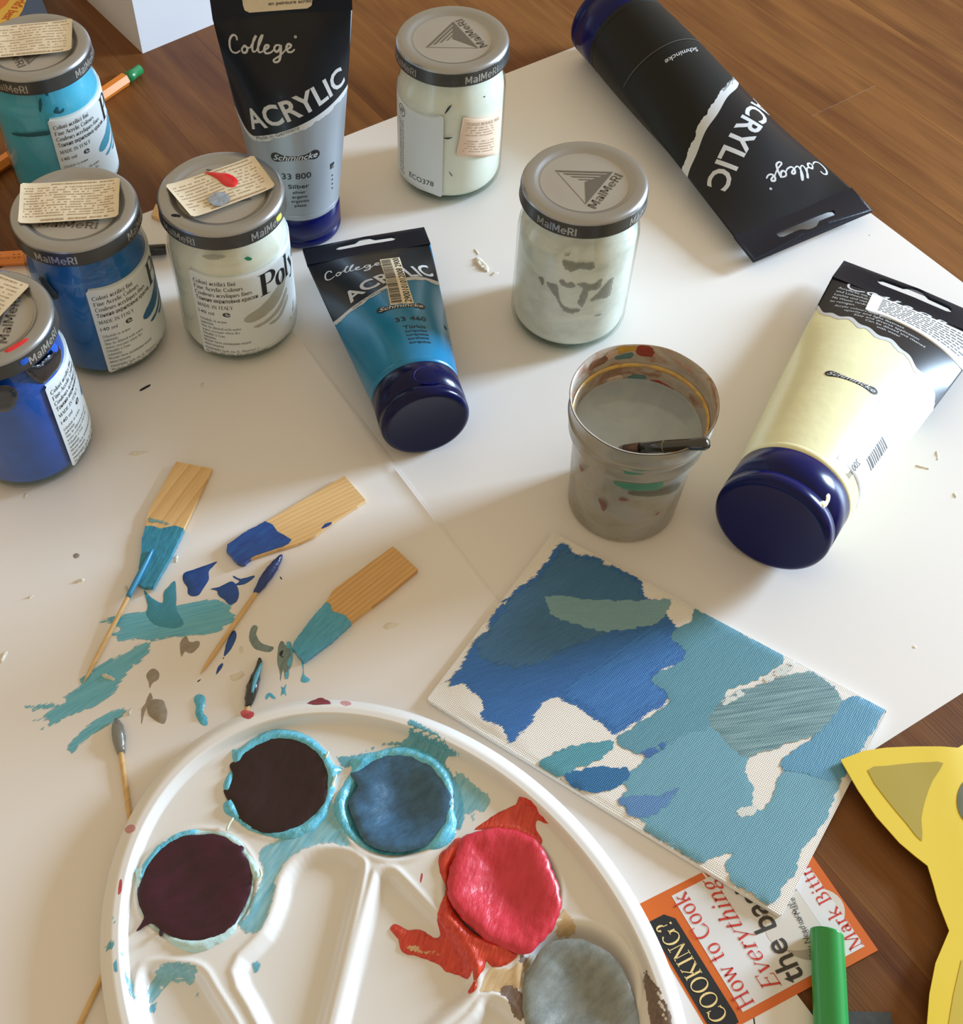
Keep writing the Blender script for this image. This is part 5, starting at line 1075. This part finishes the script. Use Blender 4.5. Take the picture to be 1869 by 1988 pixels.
ps(s1([(1465, 1170), (1472, 1210), (1440, 1280), (1395, 1330), (1400, 1280), (1420, 1220), (1445, 1175)]), 'royal', .0004, 8, .0001)
ps(s1([(1385, 1370), (1385, 1392), (1350, 1440), (1345, 1428), (1360, 1390)]), 'royal', .0003, 9, .0001, step=.001)
ps(s1([(1160, 1203), (1180, 1240), (1240, 1235), (1235, 1270), (1190, 1310), (1150, 1295), (1130, 1332), (1120, 1280), (1125, 1235)]), 'taupe', .0003, 10, .0003, dz=.0001)
ps(s1([(960, 1405), (990, 1430), (985, 1470), (950, 1495), (932, 1527), (925, 1490), (910, 1450), (930, 1415)]), 'taupe', .0006, 11, .0001)
ps(s1([(980, 1595), (1020, 1610), (1040, 1680), (1025, 1745), (980, 1735), (930, 1700), (915, 1650), (940, 1605)]), 'taupe', .0010, 12, .0002, bump=.0004)
ps(s1([(935, 1555), (950, 1590), (930, 1625), (905, 1660), (892, 1710), (880, 1750), (882, 1660), (905, 1620), (918, 1585)]), 'taupe', .0007, 13, .0002)
ps(s1([(1240, 1563), (1275, 1580), (1277, 1630), (1265, 1680), (1290, 1710), (1290, 1758), (1250, 1750), (1215, 1690), (1220, 1640), (1205, 1600), (1215, 1575)]), 'cyan', .0012, 14, .0001, bump=.0004, label='thick cyan dab')
ps(s1([(1580, 1135), (1605, 1150), (1595, 1190), (1620, 1240), (1660, 1260), (1705, 1272), (1680, 1300), (1630, 1295), (1580, 1275), (1550, 1210), (1560, 1160)]), 'greygreen', .0007, 15, .0002, bump=.0003, label='grey green crescent dab')
ps(s2([(740, 1295), (762, 1325), (790, 1298), (806, 1360), (805, 1440), (785, 1500), (778, 1550), (755, 1548), (745, 1490), (725, 1572), (718, 1500), (703, 1440), (708, 1350), (720, 1305)]), 'greygreen', .0006, 16, .0002, bump=.0003)
ps(s2([(765, 1310), (788, 1300), (806, 1360), (806, 1440), (785, 1500), (776, 1550), (757, 1545), (765, 1450), (775, 1380)]), 'cyan', .0006, 17, .0001, dz=.0002)
ps(s2([(735, 1345), (755, 1360), (745, 1395), (765, 1410), (730, 1415), (718, 1385)]), 'dark', .0006, 18, .0001, dz=.0003, step=.001)
ps(s2([(765, 1590), (760, 1630), (765, 1672), (745, 1655), (728, 1672), (735, 1630), (728, 1605), (745, 1615)]), 'cyan', .0004, 19, .0001, step=.001)
ps(s2([(865, 1415), (905, 1400), (885, 1440), (886, 1490), (892, 1530), (930, 1558), (905, 1580), (865, 1572), (872, 1535), (880, 1500), (872, 1450)]), 'cyan', .0004, 20, .0001, step=.001)
ps(s2([(620, 1690), (630, 1660), (660, 1652), (695, 1690), (670, 1690), (650, 1672), (635, 1695)]), 'cyan', .0004, 22, .0001, step=.001)
for k, (pts, m) in enumerate([([(457, 695), (475, 686), (494, 695), (488, 712), (468, 718), (457, 708)], 'taupe'), ([(1228, 1484), (1248, 1470), (1246, 1478), (1232, 1488)], 'dark'), ([(1742, 830), (1752, 838), (1757, 850), (1746, 845)], 'dark'), ([(1385, 1337), (1395, 1337), (1390, 1345)], 'royal')]): ps(s1(pts), m, .0002, 50+k, .00003, 'paint_fleck', .001)
ps(crop([(0, 0), (22, -12), (24, -8), (2, 4)], 272, 756, .8), 'dark', .0003, 60, .00003, 'paint_fleck', .001)
# white chips and crumbs of dried paint
def crumb(ctr, l, wd, ang, parent, h=.0012, seed=0):
    c = U(ctr, ZP)[:2]; rg = random.Random(seed+77); a = math.radians(ang); n_ = 9; O = []
    for k in range(n_):
        t = 2*PI*k/n_; r = rg.uniform(.65, 1.15); O.append(c+np.array([math.cos(a)*l*r*math.cos(t)-math.sin(a)*wd*r*math.sin(t), math.sin(a)*l*r*math.cos(t)+math.cos(a)*wd*r*math.sin(t)]))
    patch('dried_paint_chip', rough(smooth(O, 3), .0002, .0006, seed), sm['chip'], parent, t=h, w=.0004, base=lambda x, y: 0*x+(.0007 if parent is ls else .0003), step=.0007, bump=h*.7, bs=900)
for k, (c, l, w_, a, par, h) in enumerate([((268, 880), .0050, .0013, 5, ls, .0012), ((155, 1128), .0022, .0010, 30, ls, .0012), ((58, 1159), .0020, .0008, 35, ls, .001), ((6, 1276), .0012, .0034, -20, ls, .0012), ((245, 1145), .0012, .0024, 10, ls, .0012), ((212, 1316), .0036, .0010, -25, ls, .0022), ((252, 1382), .0008, .0030, -8, ls, .0022), ((392, 748), .0008, .0028, 0, ls, .0008), ((460, 1312), .0040, .0018, 30, ls, .0005), ((755, 1215), .0040, .0016, 15, ls, .0005), ((468, 1262), .0012, .0020, 0, ls, .0005), ((50, 962), .0008, .0020, 0, ls, .0006), ((342, 1085), .001, .0022, 0, ls, .0006), ((934, 512), .0032, .0062, 20, rs, .0009), ((960, 530), .0030, .0012, 30, rs, .0006), ((925, 488), .0008, .0030, 25, rs, .0006), ((1775, 1255), .0016, .001, 0, rs, .0005), ((1790, 905), .0050, .0010, -20, rs, .0006), ((1820, 885), .0008, .0040, -10, rs, .0005), ((1855, 960), .001, .002, 0, rs, .0006), ((1690, 455), .001, .0006, 0, rs, .0004)]): crumb(c, l, w_, a, par, h, k)
# ------------------------------------------------------------------ wooden paddles
def paddle(label, top, tip, ang, tipmat, z0, th, lines, edgefn=None, c1=(236, 200, 142), c2=(208, 164, 106)):
    P = pxw(top, z0+th); c = P.mean(0)
    e = empty('wooden_paddle', (c[0], c[1], z0), label, 'paddle', 'cut wooden paint paddles')
    M_ = pine('pine_'+str(int(ang)), ang, c1, c2, lines)
    slab('blade', rough(P, .0001, .002, 3), M_, e, zt=lambda x, y: 0*x+z0+th, zb=lambda x, y: 0*x+z0)
    Q = pxw(tip, z0+th); cq = Q.mean(0); Qo = cq+(Q-cq)*1.03
    slab('painted_tip', rough(smooth(Qo, 2), .0002, .0008, 5), tipmat, e, zt=lambda x, y: 0*x+z0+th+.0003, zb=lambda x, y: 0*x+z0-.0001, step=.002)
    return e
tipc = paintm('teal_paint_coat', (26, 118, 148), (50, 150, 182), 70, 0, .4, .3, relief=.0004, sx=500., sy=150.)
tipb = paintm('royal_blue_paint_coat', (4, 50, 130), (4, 86, 160), 40, 0, .35, .35, relief=.0003, sx=300., sy=100.)
tipd = paintm('sea_teal_paint_coat', (60, 148, 182), (84, 172, 204), 50, 0, .4, .3, relief=.0004, sx=700., sy=150.)
e = paddle('upper left wooden paddle with a teal tip and a toothpick across it', s1([(1097, 115), (1320, 160), (1140, 540), (965, 870), (955, 888), (860, 875), (880, 700), (905, 520), (920, 430)]), s1([(905, 525), (1000, 540), (1140, 540), (965, 872), (955, 888), (862, 875), (880, 700)]), 62, tipc, ZP+.0004, .0020, .35)
P = rough(smooth(pxw(s1([(915, 460), (960, 470), (1050, 495), (1040, 515), (985, 500), (935, 500)]), .0032), 3), .0004, .0007, 3)
patch('dry_paint_trace', P, paintm('dry_grey_teal', (110, 150, 150), (130, 170, 168), 0, .8), e, t=.0001, base=lambda x, y: 0*x+ZP+.00245)
e = paddle('middle wooden paddle with a royal blue tip', s2([(1165, 155), (1312, 322), (1080, 475), (950, 575), (850, 620), (720, 655), (490, 735), (430, 745), (390, 700), (367, 632), (620, 475)]), s2([(620, 475), (700, 545), (795, 600), (720, 650), (560, 700), (492, 745), (480, 760), (430, 750), (388, 700), (366, 632)]), 30, tipb, ZP+.0002, .0020, 1.)
P = smooth(pxw(s2([(1008, 520), (1035, 485), (1080, 475), (1060, 500)]), .003), 3); patch('paint_fleck', P, sm['royal'], e, t=.0002, base=lambda x, y: 0*x+ZP+.0022)
e = paddle('lower right wooden paddle with a sea teal tip dripping', s2([(1500, 640), (1672, 800), (1440, 990), (1200, 1165), (925, 1400), (880, 1410), (832, 1350), (825, 1300), (1030, 1040), (1090, 940)]), s2([(1035, 1035), (1080, 1095), (1205, 1168), (925, 1400), (878, 1415), (828, 1355), (822, 1302)]), 42, tipd, ZP+.0002, .0026, 1., c1=(226, 184, 122), c2=(190, 142, 84))
# paddle end behind the white jar
P = pxw([(303, 399), (294, 421), (470, 500), (500, 470)], .002)
wp_ = empty('wooden_paddle', (P.mean(0)[0], P.mean(0)[1], ZP), 'pale wooden paddle end poking out behind the jar with the red dab', 'paddle', 'cut wooden paint paddles')
slab('blade', P, pine('pine_far', -20), wp_, zt=lambda x, y: 0*x+ZP+.0024, zb=lambda x, y: 0*x+ZP+.0001)
# ------------------------------------------------------------------ toothpicks
M['pick'] = pine('toothpick_wood', 50, (226, 190, 132), (206, 166, 108), .5)
def pick(label, a, b, za, zb, blob, blobmat, rad, prof, parent=None):
    A_, B_ = U(a, za), U(b, zb); e = empty('toothpick', tuple(B_), label, 'toothpick', 'toothpicks used for mixing')
    d = B_-A_; L = np.linalg.norm(d); ts = [0, .03, .1, .5, .85, .94, 1]; V, F = tube([A_+d*t for t in ts], [.0004, .0007, .001, .00105, .001, .0007, .0001], 10); obj('stick', V, F, M['pick'], e)
    if blob:
        n_ = 14; path = []; rad_ = []
        for k in range(n_):
            t = blob[0]+(blob[1]-blob[0])*k/(n_-1); s = k/(n_-1)
            path.append(A_+d*t+np.array([0, 0, .0001])); rad_.append(max(.0003, np.interp(s, np.linspace(0, 1, len(prof)), prof)))
        V, F = tube(path, rad_, 14); c = A_+d*blob[0]
        V = np.array([v+np.array([noise.noise(Vector(v*700)), noise.noise(Vector(v*700+Vector((9, 0, 0)) if False else np.array(v)*700+9)), noise.noise(Vector(np.array(v)*700+21))])*.0005 for v in V]) if rad else V
        V[:, 2] = np.maximum(V[:, 2], ZP+.0001); obj('paint_coated_tip', V, F, blobmat, e)
    return e
pick('long toothpick lying on the teal-tipped paddle, cyan painted end', s1([(942, 680)])[0], s1([(520, 1495)])[0], .0042, ZP+.0006, (-.02, .36), plain('cyan_blue_paint', (48, 136, 180), .4, coat=.2), False, [.0006, .0011, .0013, .0013, .0012])
pick('long toothpick with a royal blue painted end, pointing down left', s1([(1748, 705)])[0], s1([(1245, 1440)])[0], .0022, ZP+.0006, (-.01, .34), plain('deep_blue_paint', (18, 48, 112), .35, coat=.3, bump=.0002, bscale=600), True, [.0008, .0018, .0022, .0024, .0018, .0008])
pick('short toothpick with glossy black and cyan end, half under the palette', s1([(1620, 1345)])[0], (452, 1480), .0016, .0012, (0.0, .48), plain('glossy_black_paint', (26, 34, 36), .2, coat=.8), True, [.0010, .0012, .0022, .0026, .0022, .0010])
P = U(np.array(s1([(1628, 1370), (1605, 1430), (1582, 1500), (1570, 1555)])), .0040); V, F = tube(curve(P, 4), np.interp(np.linspace(0, 1, 13), [0, .4, 1], [.0004, .0010, .0005]), 8)
tp3 = [o for o in bpy.data.objects if o.name.startswith('toothpick') and o.type == 'EMPTY'][-1]; obj('cyan_streak', V, F, sm['cyan'], tp3)
pick('toothpick with a silver grey painted end, under the palette at left', s1([(725, 1720)])[0], (262, 1660), .0022, .0014, (0.0, .26), plain('silver_grey_paint', (136, 138, 136), .3, metal=.4, coat=.3), True, [.0008, .0024, .0027, .0022, .0014])
pick('plain toothpick crossing the bottom left corner beside the palette', (225, 1840), (60, 2190), .0016, ZP+.0006, None, None, False, None)
# ------------------------------------------------------------------ cookbook card, second card
cR, cT, cL = U((1703, 1846))[:2], U((1546, 1620))[:2], U((1223, 1749))[:2]
bx_ = cT-cR; W_ = np.linalg.norm(bx_); bx_ /= W_; by_ = np.array([-bx_[1], bx_[0]]); W_ += .0030; H_ = float((cL-cT)@by_)
bk = empty('cookbook_card', (cR[0], cR[1], 0), 'orange printed cookbook card with red lettering, under the canvas corner', 'card')
def B(off): return lambda P: np.column_stack([cR[0]+P[:, 0]*bx_[0]+P[:, 1]*by_[0], cR[1]+P[:, 0]*bx_[1]+P[:, 1]*by_[1], 0*P[:, 0]+off])
def bq(u, v, s=.35794): q = U((1200+u*s, 1420+v*s))[:2]-cR; return np.array([q@bx_, q@by_])
slab('cover', [(0, 0), (W_, 0), (W_, H_), (0, H_)], plain('orange_card', (214, 104, 36), .4, coat=.2), bk, zt=lambda x, y: 0*x+.0008, zb=lambda x, y: 0*x+.0001, fmap=lambda P: np.column_stack([B(0)(P[:, :2])[:, :2], P[:, 2]]))
m0 = bq(1365, 1185); i0 = bq(270, 870); bt = bq(685, 1550); x0, y0, x1, y1 = .0032, .0035, W_-.0026, i0[1]
f = Flat(); f.rect(x0, y0, x1, y1); f.obj('white_panel', M['card_white'], bk, B(.00088))
f = Flat(); pc_ = bq(850, 1000); f.poly(smooth([(W_*.50+W_*.47*math.cos(t)*.62-.004, y1*.36+y1*.20*math.sin(t)) for t in np.linspace(0, 2*PI, 14, endpoint=False)], 3), .004); f.obj('bowl_picture', plain('pale_grey_picture', (176, 168, 160), .5, var=.08, vs=60), bk, B(.00092))
f = Flat(); f.poly(smooth([(W_*.40+.010*math.cos(t), y1*.30+.016*math.sin(t)) for t in np.linspace(0, 2*PI, 12, endpoint=False)], 3), .004); f.obj('egg_picture', plain('cream_white_picture', (212, 206, 196), .5), bk, B(.00094))
f = Flat(); f.rect(x0, y0, x1, y0+.0095); f.obj('author_strip', M['card_white'], bk, B(.00096))
def bt_(s, a, b, h, mat, nm, **k):
    p, q = bq(*a), bq(*b); q = np.array([q[0], p[1]]) if abs(q[1]-p[1]) < .004 else q
    g_ = Flat(); g_.add(serif2(s, p, q, h, k.get('wt', 1.), k.get('slant', 0)) if k.pop('serif', True) else text2(s, p, q, h=h, **k)); return g_.obj(nm, mat, bk, B(.00105))
bt_('How to Cook', (735, 1475), (395, 850), .0062, M['ink_red'], 'title_lettering')
bt_('Everything', (885, 1385), (520, 800), .0066, M['ink_red'], 'title_lettering', slant=.3, wt=.9)
bt_('the basics', (1010, 1340), (660, 700), .0088, plain('charcoal_ink', (58, 54, 50), .5), 'title_lettering', serif=False, bold=.012)
bt_('All You Need to Make Great Food', (1090, 1300), (880, 700), .0022, M['ink2'], 'small_print', serif=False)
bt_('with 1,000 photos', (1060, 1130), (900, 850), .0016, M['ink2'], 'small_print', serif=False)
bt_('Mark Bittman', (1325, 1165), (960, 600), .0052, M['ink_red'], 'author_lettering')
f = Flat(); a_, b2_ = bq(505, 1590), bq(130, 985); ry0, ry1 = y1+.0032, H_-.0005+.004
f.poly(smooth([(.001, ry0), (.001+.003, ry0-.0005), (W_*.80, ry0), (W_*.86, ry0+.003), (W_*.86, ry1-.003), (W_*.80, min(ry1, H_-.001)), (.001, min(ry1, H_-.001))], 1)); f.obj('black_pill', M['ink'], bk, B(.0009))
f = Flat(); f.add(serif2('COOKING?', (.004, ry0+.0022), (W_*.82, ry0+.0022), min(.0062, H_-ry0-.004), 1.1)); f.obj('pill_lettering', plain('pale_yellow_ink', (236, 208, 140), .5), bk, B(.00105))
cd2 = U((1728, 1966))[:2]; cl2 = U((1478, 1960))[:2]; dd = (cl2-cd2)/np.linalg.norm(cl2-cd2); nn = np.array([-dd[1], dd[0]]); nn = nn if nn[1] < 0 else -nn
c2 = empty('printed_card', (cd2[0], cd2[1], 0), 'dark printed card with a white panel at the bottom edge, below the cookbook card', 'card')
cp = lambda a, b: cd2+dd*a+nn*b
slab('card_stock', [cp(0, 0), cp(0, .06), cp(.075, .06), cp(.075, .003), cp(.070, 0)], plain('dark_slate_card', (58, 60, 60), .5, var=.25, vs=300), c2, zt=lambda x, y: 0*x+.0006, zb=lambda x, y: 0*x+.0001)
slab('white_panel', [cp(.030, .0010), cp(.030, .05), cp(.0665, .05), cp(.0665, .0010)], M['card_white'], c2, zt=lambda x, y: 0*x+.0007, zb=lambda x, y: 0*x+.0006)
slab('panel_line', [cp(.0475, .0010), cp(.0475, .05), cp(.0480, .05), cp(.0480, .0010)], M['ink'], c2, zt=lambda x, y: 0*x+.00078, zb=lambda x, y: 0*x+.0007)
slab('red_mark', [cp(.0560, .0040), cp(.0585, .009), cp(.0565, .009), cp(.0545, .0045)], M['ink_red'], c2, zt=lambda x, y: 0*x+.00078, zb=lambda x, y: 0*x+.0007)
# ------------------------------------------------------------------ green half-round plastic tube
gt = empty('green_plastic_tube', (.148, .12, .001), 'green hollow plastic tube end lying on the orange cookbook card', 'tube')
a0 = U((1614, 1806), .0098); a1 = U((1629, 2120), .0090); ax = (a1-a0)/np.linalg.norm(a1-a0); sd = np.cross(ax, [0, 0, 1]); sd /= np.linalg.norm(sd); upv = np.cross(sd, ax); c0 = a0-upv*.0050
def gtube(r0, r1):
    V = []; n_ = 40
    ks = [0, .01, .05, .3, .6, 1.]; L = np.linalg.norm(a1-a0)
    for r, seq in ((r0, ks), (r1, ks[::-1])):
        for k in seq:
            A_ = np.arange(n_)*2*PI/n_; rad = r*(1+.05*np.cos(3*A_+.6))
            sl_ = .0035*(np.sin(A_)*.5+.1)*(-1)*(1-k)
            V.append(c0+ax*(k*L)+ax*(0)+(np.cos(A_)*rad)[:, None]*sd+(np.sin(A_)*rad)[:, None]*upv+ax*((-.5*np.cos(A_)-.2*np.sin(A_))*.0025*(1-k))[:, None])
    V = np.concatenate(V); m_ = len(ks)*2; F = []
    for j in range(m_-1):
        for i in range(n_): p = j*n_+i; q = j*n_+(i+1) % n_; F.append((p, q, q+n_, p+n_))
    for i in range(n_): p = (m_-1)*n_+i; q = (m_-1)*n_+(i+1) % n_; F.append((p, q, (i+1) % n_, i))
    return V, F
V, F = gtube(.0058, .0046); V[:, 2] = np.maximum(V[:, 2], .0009); obj('tube_wall', V, [f_[::-1] for f_ in F], plain('green_plastic', (34, 150, 70), .3, coat=.4, sss=.0), gt)
# ------------------------------------------------------------------ yellow paper cat mask
MZ = .0055
def mz(x, y): return MZ-.0050*np.clip((x-.215)/.04, 0, 1)+.0010*np.clip((.200-x)/.03, 0, 1)
mk = empty('paper_cat_mask', (.25, .16, 0), 'yellow paper cat mask at the right edge, ear tip over the canvas', 'mask')
mo = [(1630, 1477), (1675, 1459), (1720, 1452), (1775, 1449), (1826, 1449), (1860, 1451), (1872, 1443), (1920, 1434), (2000, 1440), (2100, 1480), (2200, 1470), (2260, 1560), (2260, 1800), (2230, 2000), (2100, 2120), (1950, 2140), (1830, 2100), (1802, 2040), (1798, 1988), (1803, 1930), (1815, 1870), (1842, 1807), (1820, 1750), (1812, 1720), (1800, 1681), (1775, 1662), (1745, 1637), (1700, 1587), (1665, 1537)]
slab('mask_sheet', pxw(mo, MZ), plain('yellow_card', (224, 194, 36), .55), mk, zt=lambda x, y: mz(x, y), zb=lambda x, y: mz(x, y)-.0005, step=.008)
m4 = lambda pts: crop(pts, 1200, 1420, .35794)
def mp_(pts, c, nm): patch(nm, pxw(pts, MZ), plain(nm+'_ink', c, .6), mk, t=.00002, w=.0002, base=lambda x, y: mz(x, y)+.00012, step=.006)
mp_(smooth(np.array(m4([(1348, 215), (1450, 190), (1600, 172), (1680, 168), (1762, 172), (1705, 265), (1665, 370), (1642, 480), (1645, 598), (1560, 500), (1450, 370)])), 2), (168, 146, 30), 'inner_ear')
mp_([(1859+30+32*math.cos(t), 1555+46*math.sin(t)) for t in np.linspace(0, 2*PI, 24, endpoint=False)], (92, 92, 58), 'eye')
mp_([(1866, 1862), (1900, 1930), (1915, 2080), (1842, 2060), (1840, 1988), (1850, 1930)], (196, 170, 40), 'muzzle_marking')
# ------------------------------------------------------------------ white box at the top
q0, q1, q2 = U((277, 104))[:2], U((420, 45))[:2], U((176, 0))[:2]
d1 = (q1-q0)/np.linalg.norm(q1-q0); d2 = np.array([-d1[1], d1[0]])
wb = empty('white_box', (q0[0], q0[1], 0), 'plain white cardboard box standing behind the silver tube', 'box')
pt = lambda a, b: q0+d1*a+d2*b
o = slab('box_walls', [pt(0, 0), pt(.085, 0), pt(.085, .10), pt(0, .10)], plain('white_box_card', (216, 216, 220), .6), wb, zt=lambda x, y: 0*x+.09, zb=lambda x, y: 0*x)
slab('box_lid', [pt(-.0008, -.0008), pt(.0858, -.0008), pt(.0858, .1008), pt(-.0008, .1008)], M['card_white'], wb, zt=lambda x, y: 0*x+.0912, zb=lambda x, y: 0*x+.0895)
# ------------------------------------------------------------------ book top left
bz = .014; r0, r1 = U((82, 0), bz)[:2], U((96, 34), bz)[:2]; d1 = (r0-r1)/np.linalg.norm(r0-r1); d2 = np.array([-d1[1], d1[0]])
bc = r1-d1*.030; tp = lambda a, b: bc+d1*a+d2*b
bo = empty('book', (bc[0], bc[1], 0), 'book with blue, yellow and orange cover at the top left corner', 'book')
slab('page_block', [tp(.001, .0012), tp(.19, .0012), tp(.19, .14), tp(.001, .14)], plain('page_edges', (206, 196, 180), .7), bo, zt=lambda x, y: 0*x+bz-.0004, zb=lambda x, y: 0*x+.0006)
slab('cover', [tp(0, 0), tp(.191, 0), tp(.191, .141), tp(0, .141)], plain('blue_cover', (44, 88, 148), .4, coat=.2), bo, zt=lambda x, y: 0*x+bz, zb=lambda x, y: 0*x+bz-.0005)
slab('back_cover', [tp(0, 0), tp(.191, 0), tp(.191, .141), tp(0, .141)], plain('pale_cover', (200, 190, 176), .5), bo, zt=lambda x, y: 0*x+.0006, zb=lambda x, y: 0*x+.0001)
K = lambda u, v: U((u*.1811, v*.1811), bz)[:2]
slab('yellow_band', [K(285, 0), K(240, 120), K(130, 290), K(-300, 480), K(-500, 300), K(-100, -200), K(330, -150)], plain('yellow_print', (244, 204, 84), .4), bo, zt=lambda x, y: 0*x+bz+.0002, zb=lambda x, y: 0*x+bz)
slab('orange_band', [K(150, -60), K(60, 60), K(-60, 150), K(-300, 250), K(-300, -60)], plain('orange_print', (232, 128, 44), .4), bo, zt=lambda x, y: 0*x+bz+.0003, zb=lambda x, y: 0*x+bz)
f = Flat(); pA, pB = K(215, -30), K(20, 210); f.add(text2("World's best", pA+(pA-pB)*.3, pB, h=.0062, bold=.012)); f.obj('lettering', plain('orange_ink', (214, 92, 30), .5), bo, lambda P: np.column_stack([P, 0*P[:, 0]+bz+.0004]))
# ------------------------------------------------------------------ fineliner pens
def hexrod(a, b, r, n=6, r2=None): return tube([a, b], [r, r2 or r], n)
def pen(label, a, b, capcol, capname, endlen, endcol, endname, txt=None):
    e = empty('fineliner_pen', tuple((a+b)/2), label, 'pen', 'orange fineliner pens'); d = (b-a)/np.linalg.norm(b-a)
    V, F = hexrod(a, b-d*endlen, .0040); obj('barrel', V, F, plain('orange_plastic', (232, 136, 46), .35, coat=.3), e, smooth=False)
    V, F = tube([b-d*endlen, b-d*(endlen*.55), b-d*(endlen*.5), b], [.0034, .0034, .0030, .0029], 18); obj(endname, V, F, plain(endname+'_plastic', endcol, .35, coat=.3), e)
    sidev = np.cross(d, [0, 0, 1]); sidev /= np.linalg.norm(sidev)
    for k in (30, 90, 150):
        t = math.radians(k+30) if False else math.radians(k-0); ed_ = sidev*math.cos(t)*.00405+np.array([0, 0, 1])*math.sin(t)*.00405 if False else None
    if txt:
        up_ = np.array([0, 0, 1.]); f = Flat(); f.add(text2(txt, (0, 0), (.016, 0), h=.0021, bold=.008)); nrm = -sidev*math.cos(math.radians(60))+up_*math.sin(math.radians(60)) if False else None
        o_ = a+(b-a)*txtpos; f.obj('lettering', plain('brown_ink', (70, 40, 22), .5), e, lambda P: o_+np.outer(P[:, 0], d)+np.outer(P[:, 1]-.0010, np.array([0, 0, .5])+(-sdv)*.866)+(np.array([0, 0, .866])+sdv*.5)*.0036)
    return e
tip = U((272, 134), .0040); bs_ = U((196, 186), .0040); d = (bs_-tip)/np.linalg.norm(bs_-tip)
pen('orange fineliner with a green end plug, behind the turquoise jar', tip+d*.150, tip, None, None, .0125, (22, 118, 62), 'end_plug')
tip = U((322, 484), .0045); bs_ = U((0, 503), .0045); d = (tip-bs_)/np.linalg.norm(tip-bs_); sdv = np.cross(d, [0, 0, 1]); sdv /= np.linalg.norm(sdv)
txtpos = .43
st_ = tip-d*.150
txtpos = (np.linalg.norm(U((-15, 503), .0045)-st_))/.150
pen('orange fineliner with a black cap, behind the cerulean blue jar', st_, tip, None, None, .030, (20, 20, 20), 'cap', 'point 88')
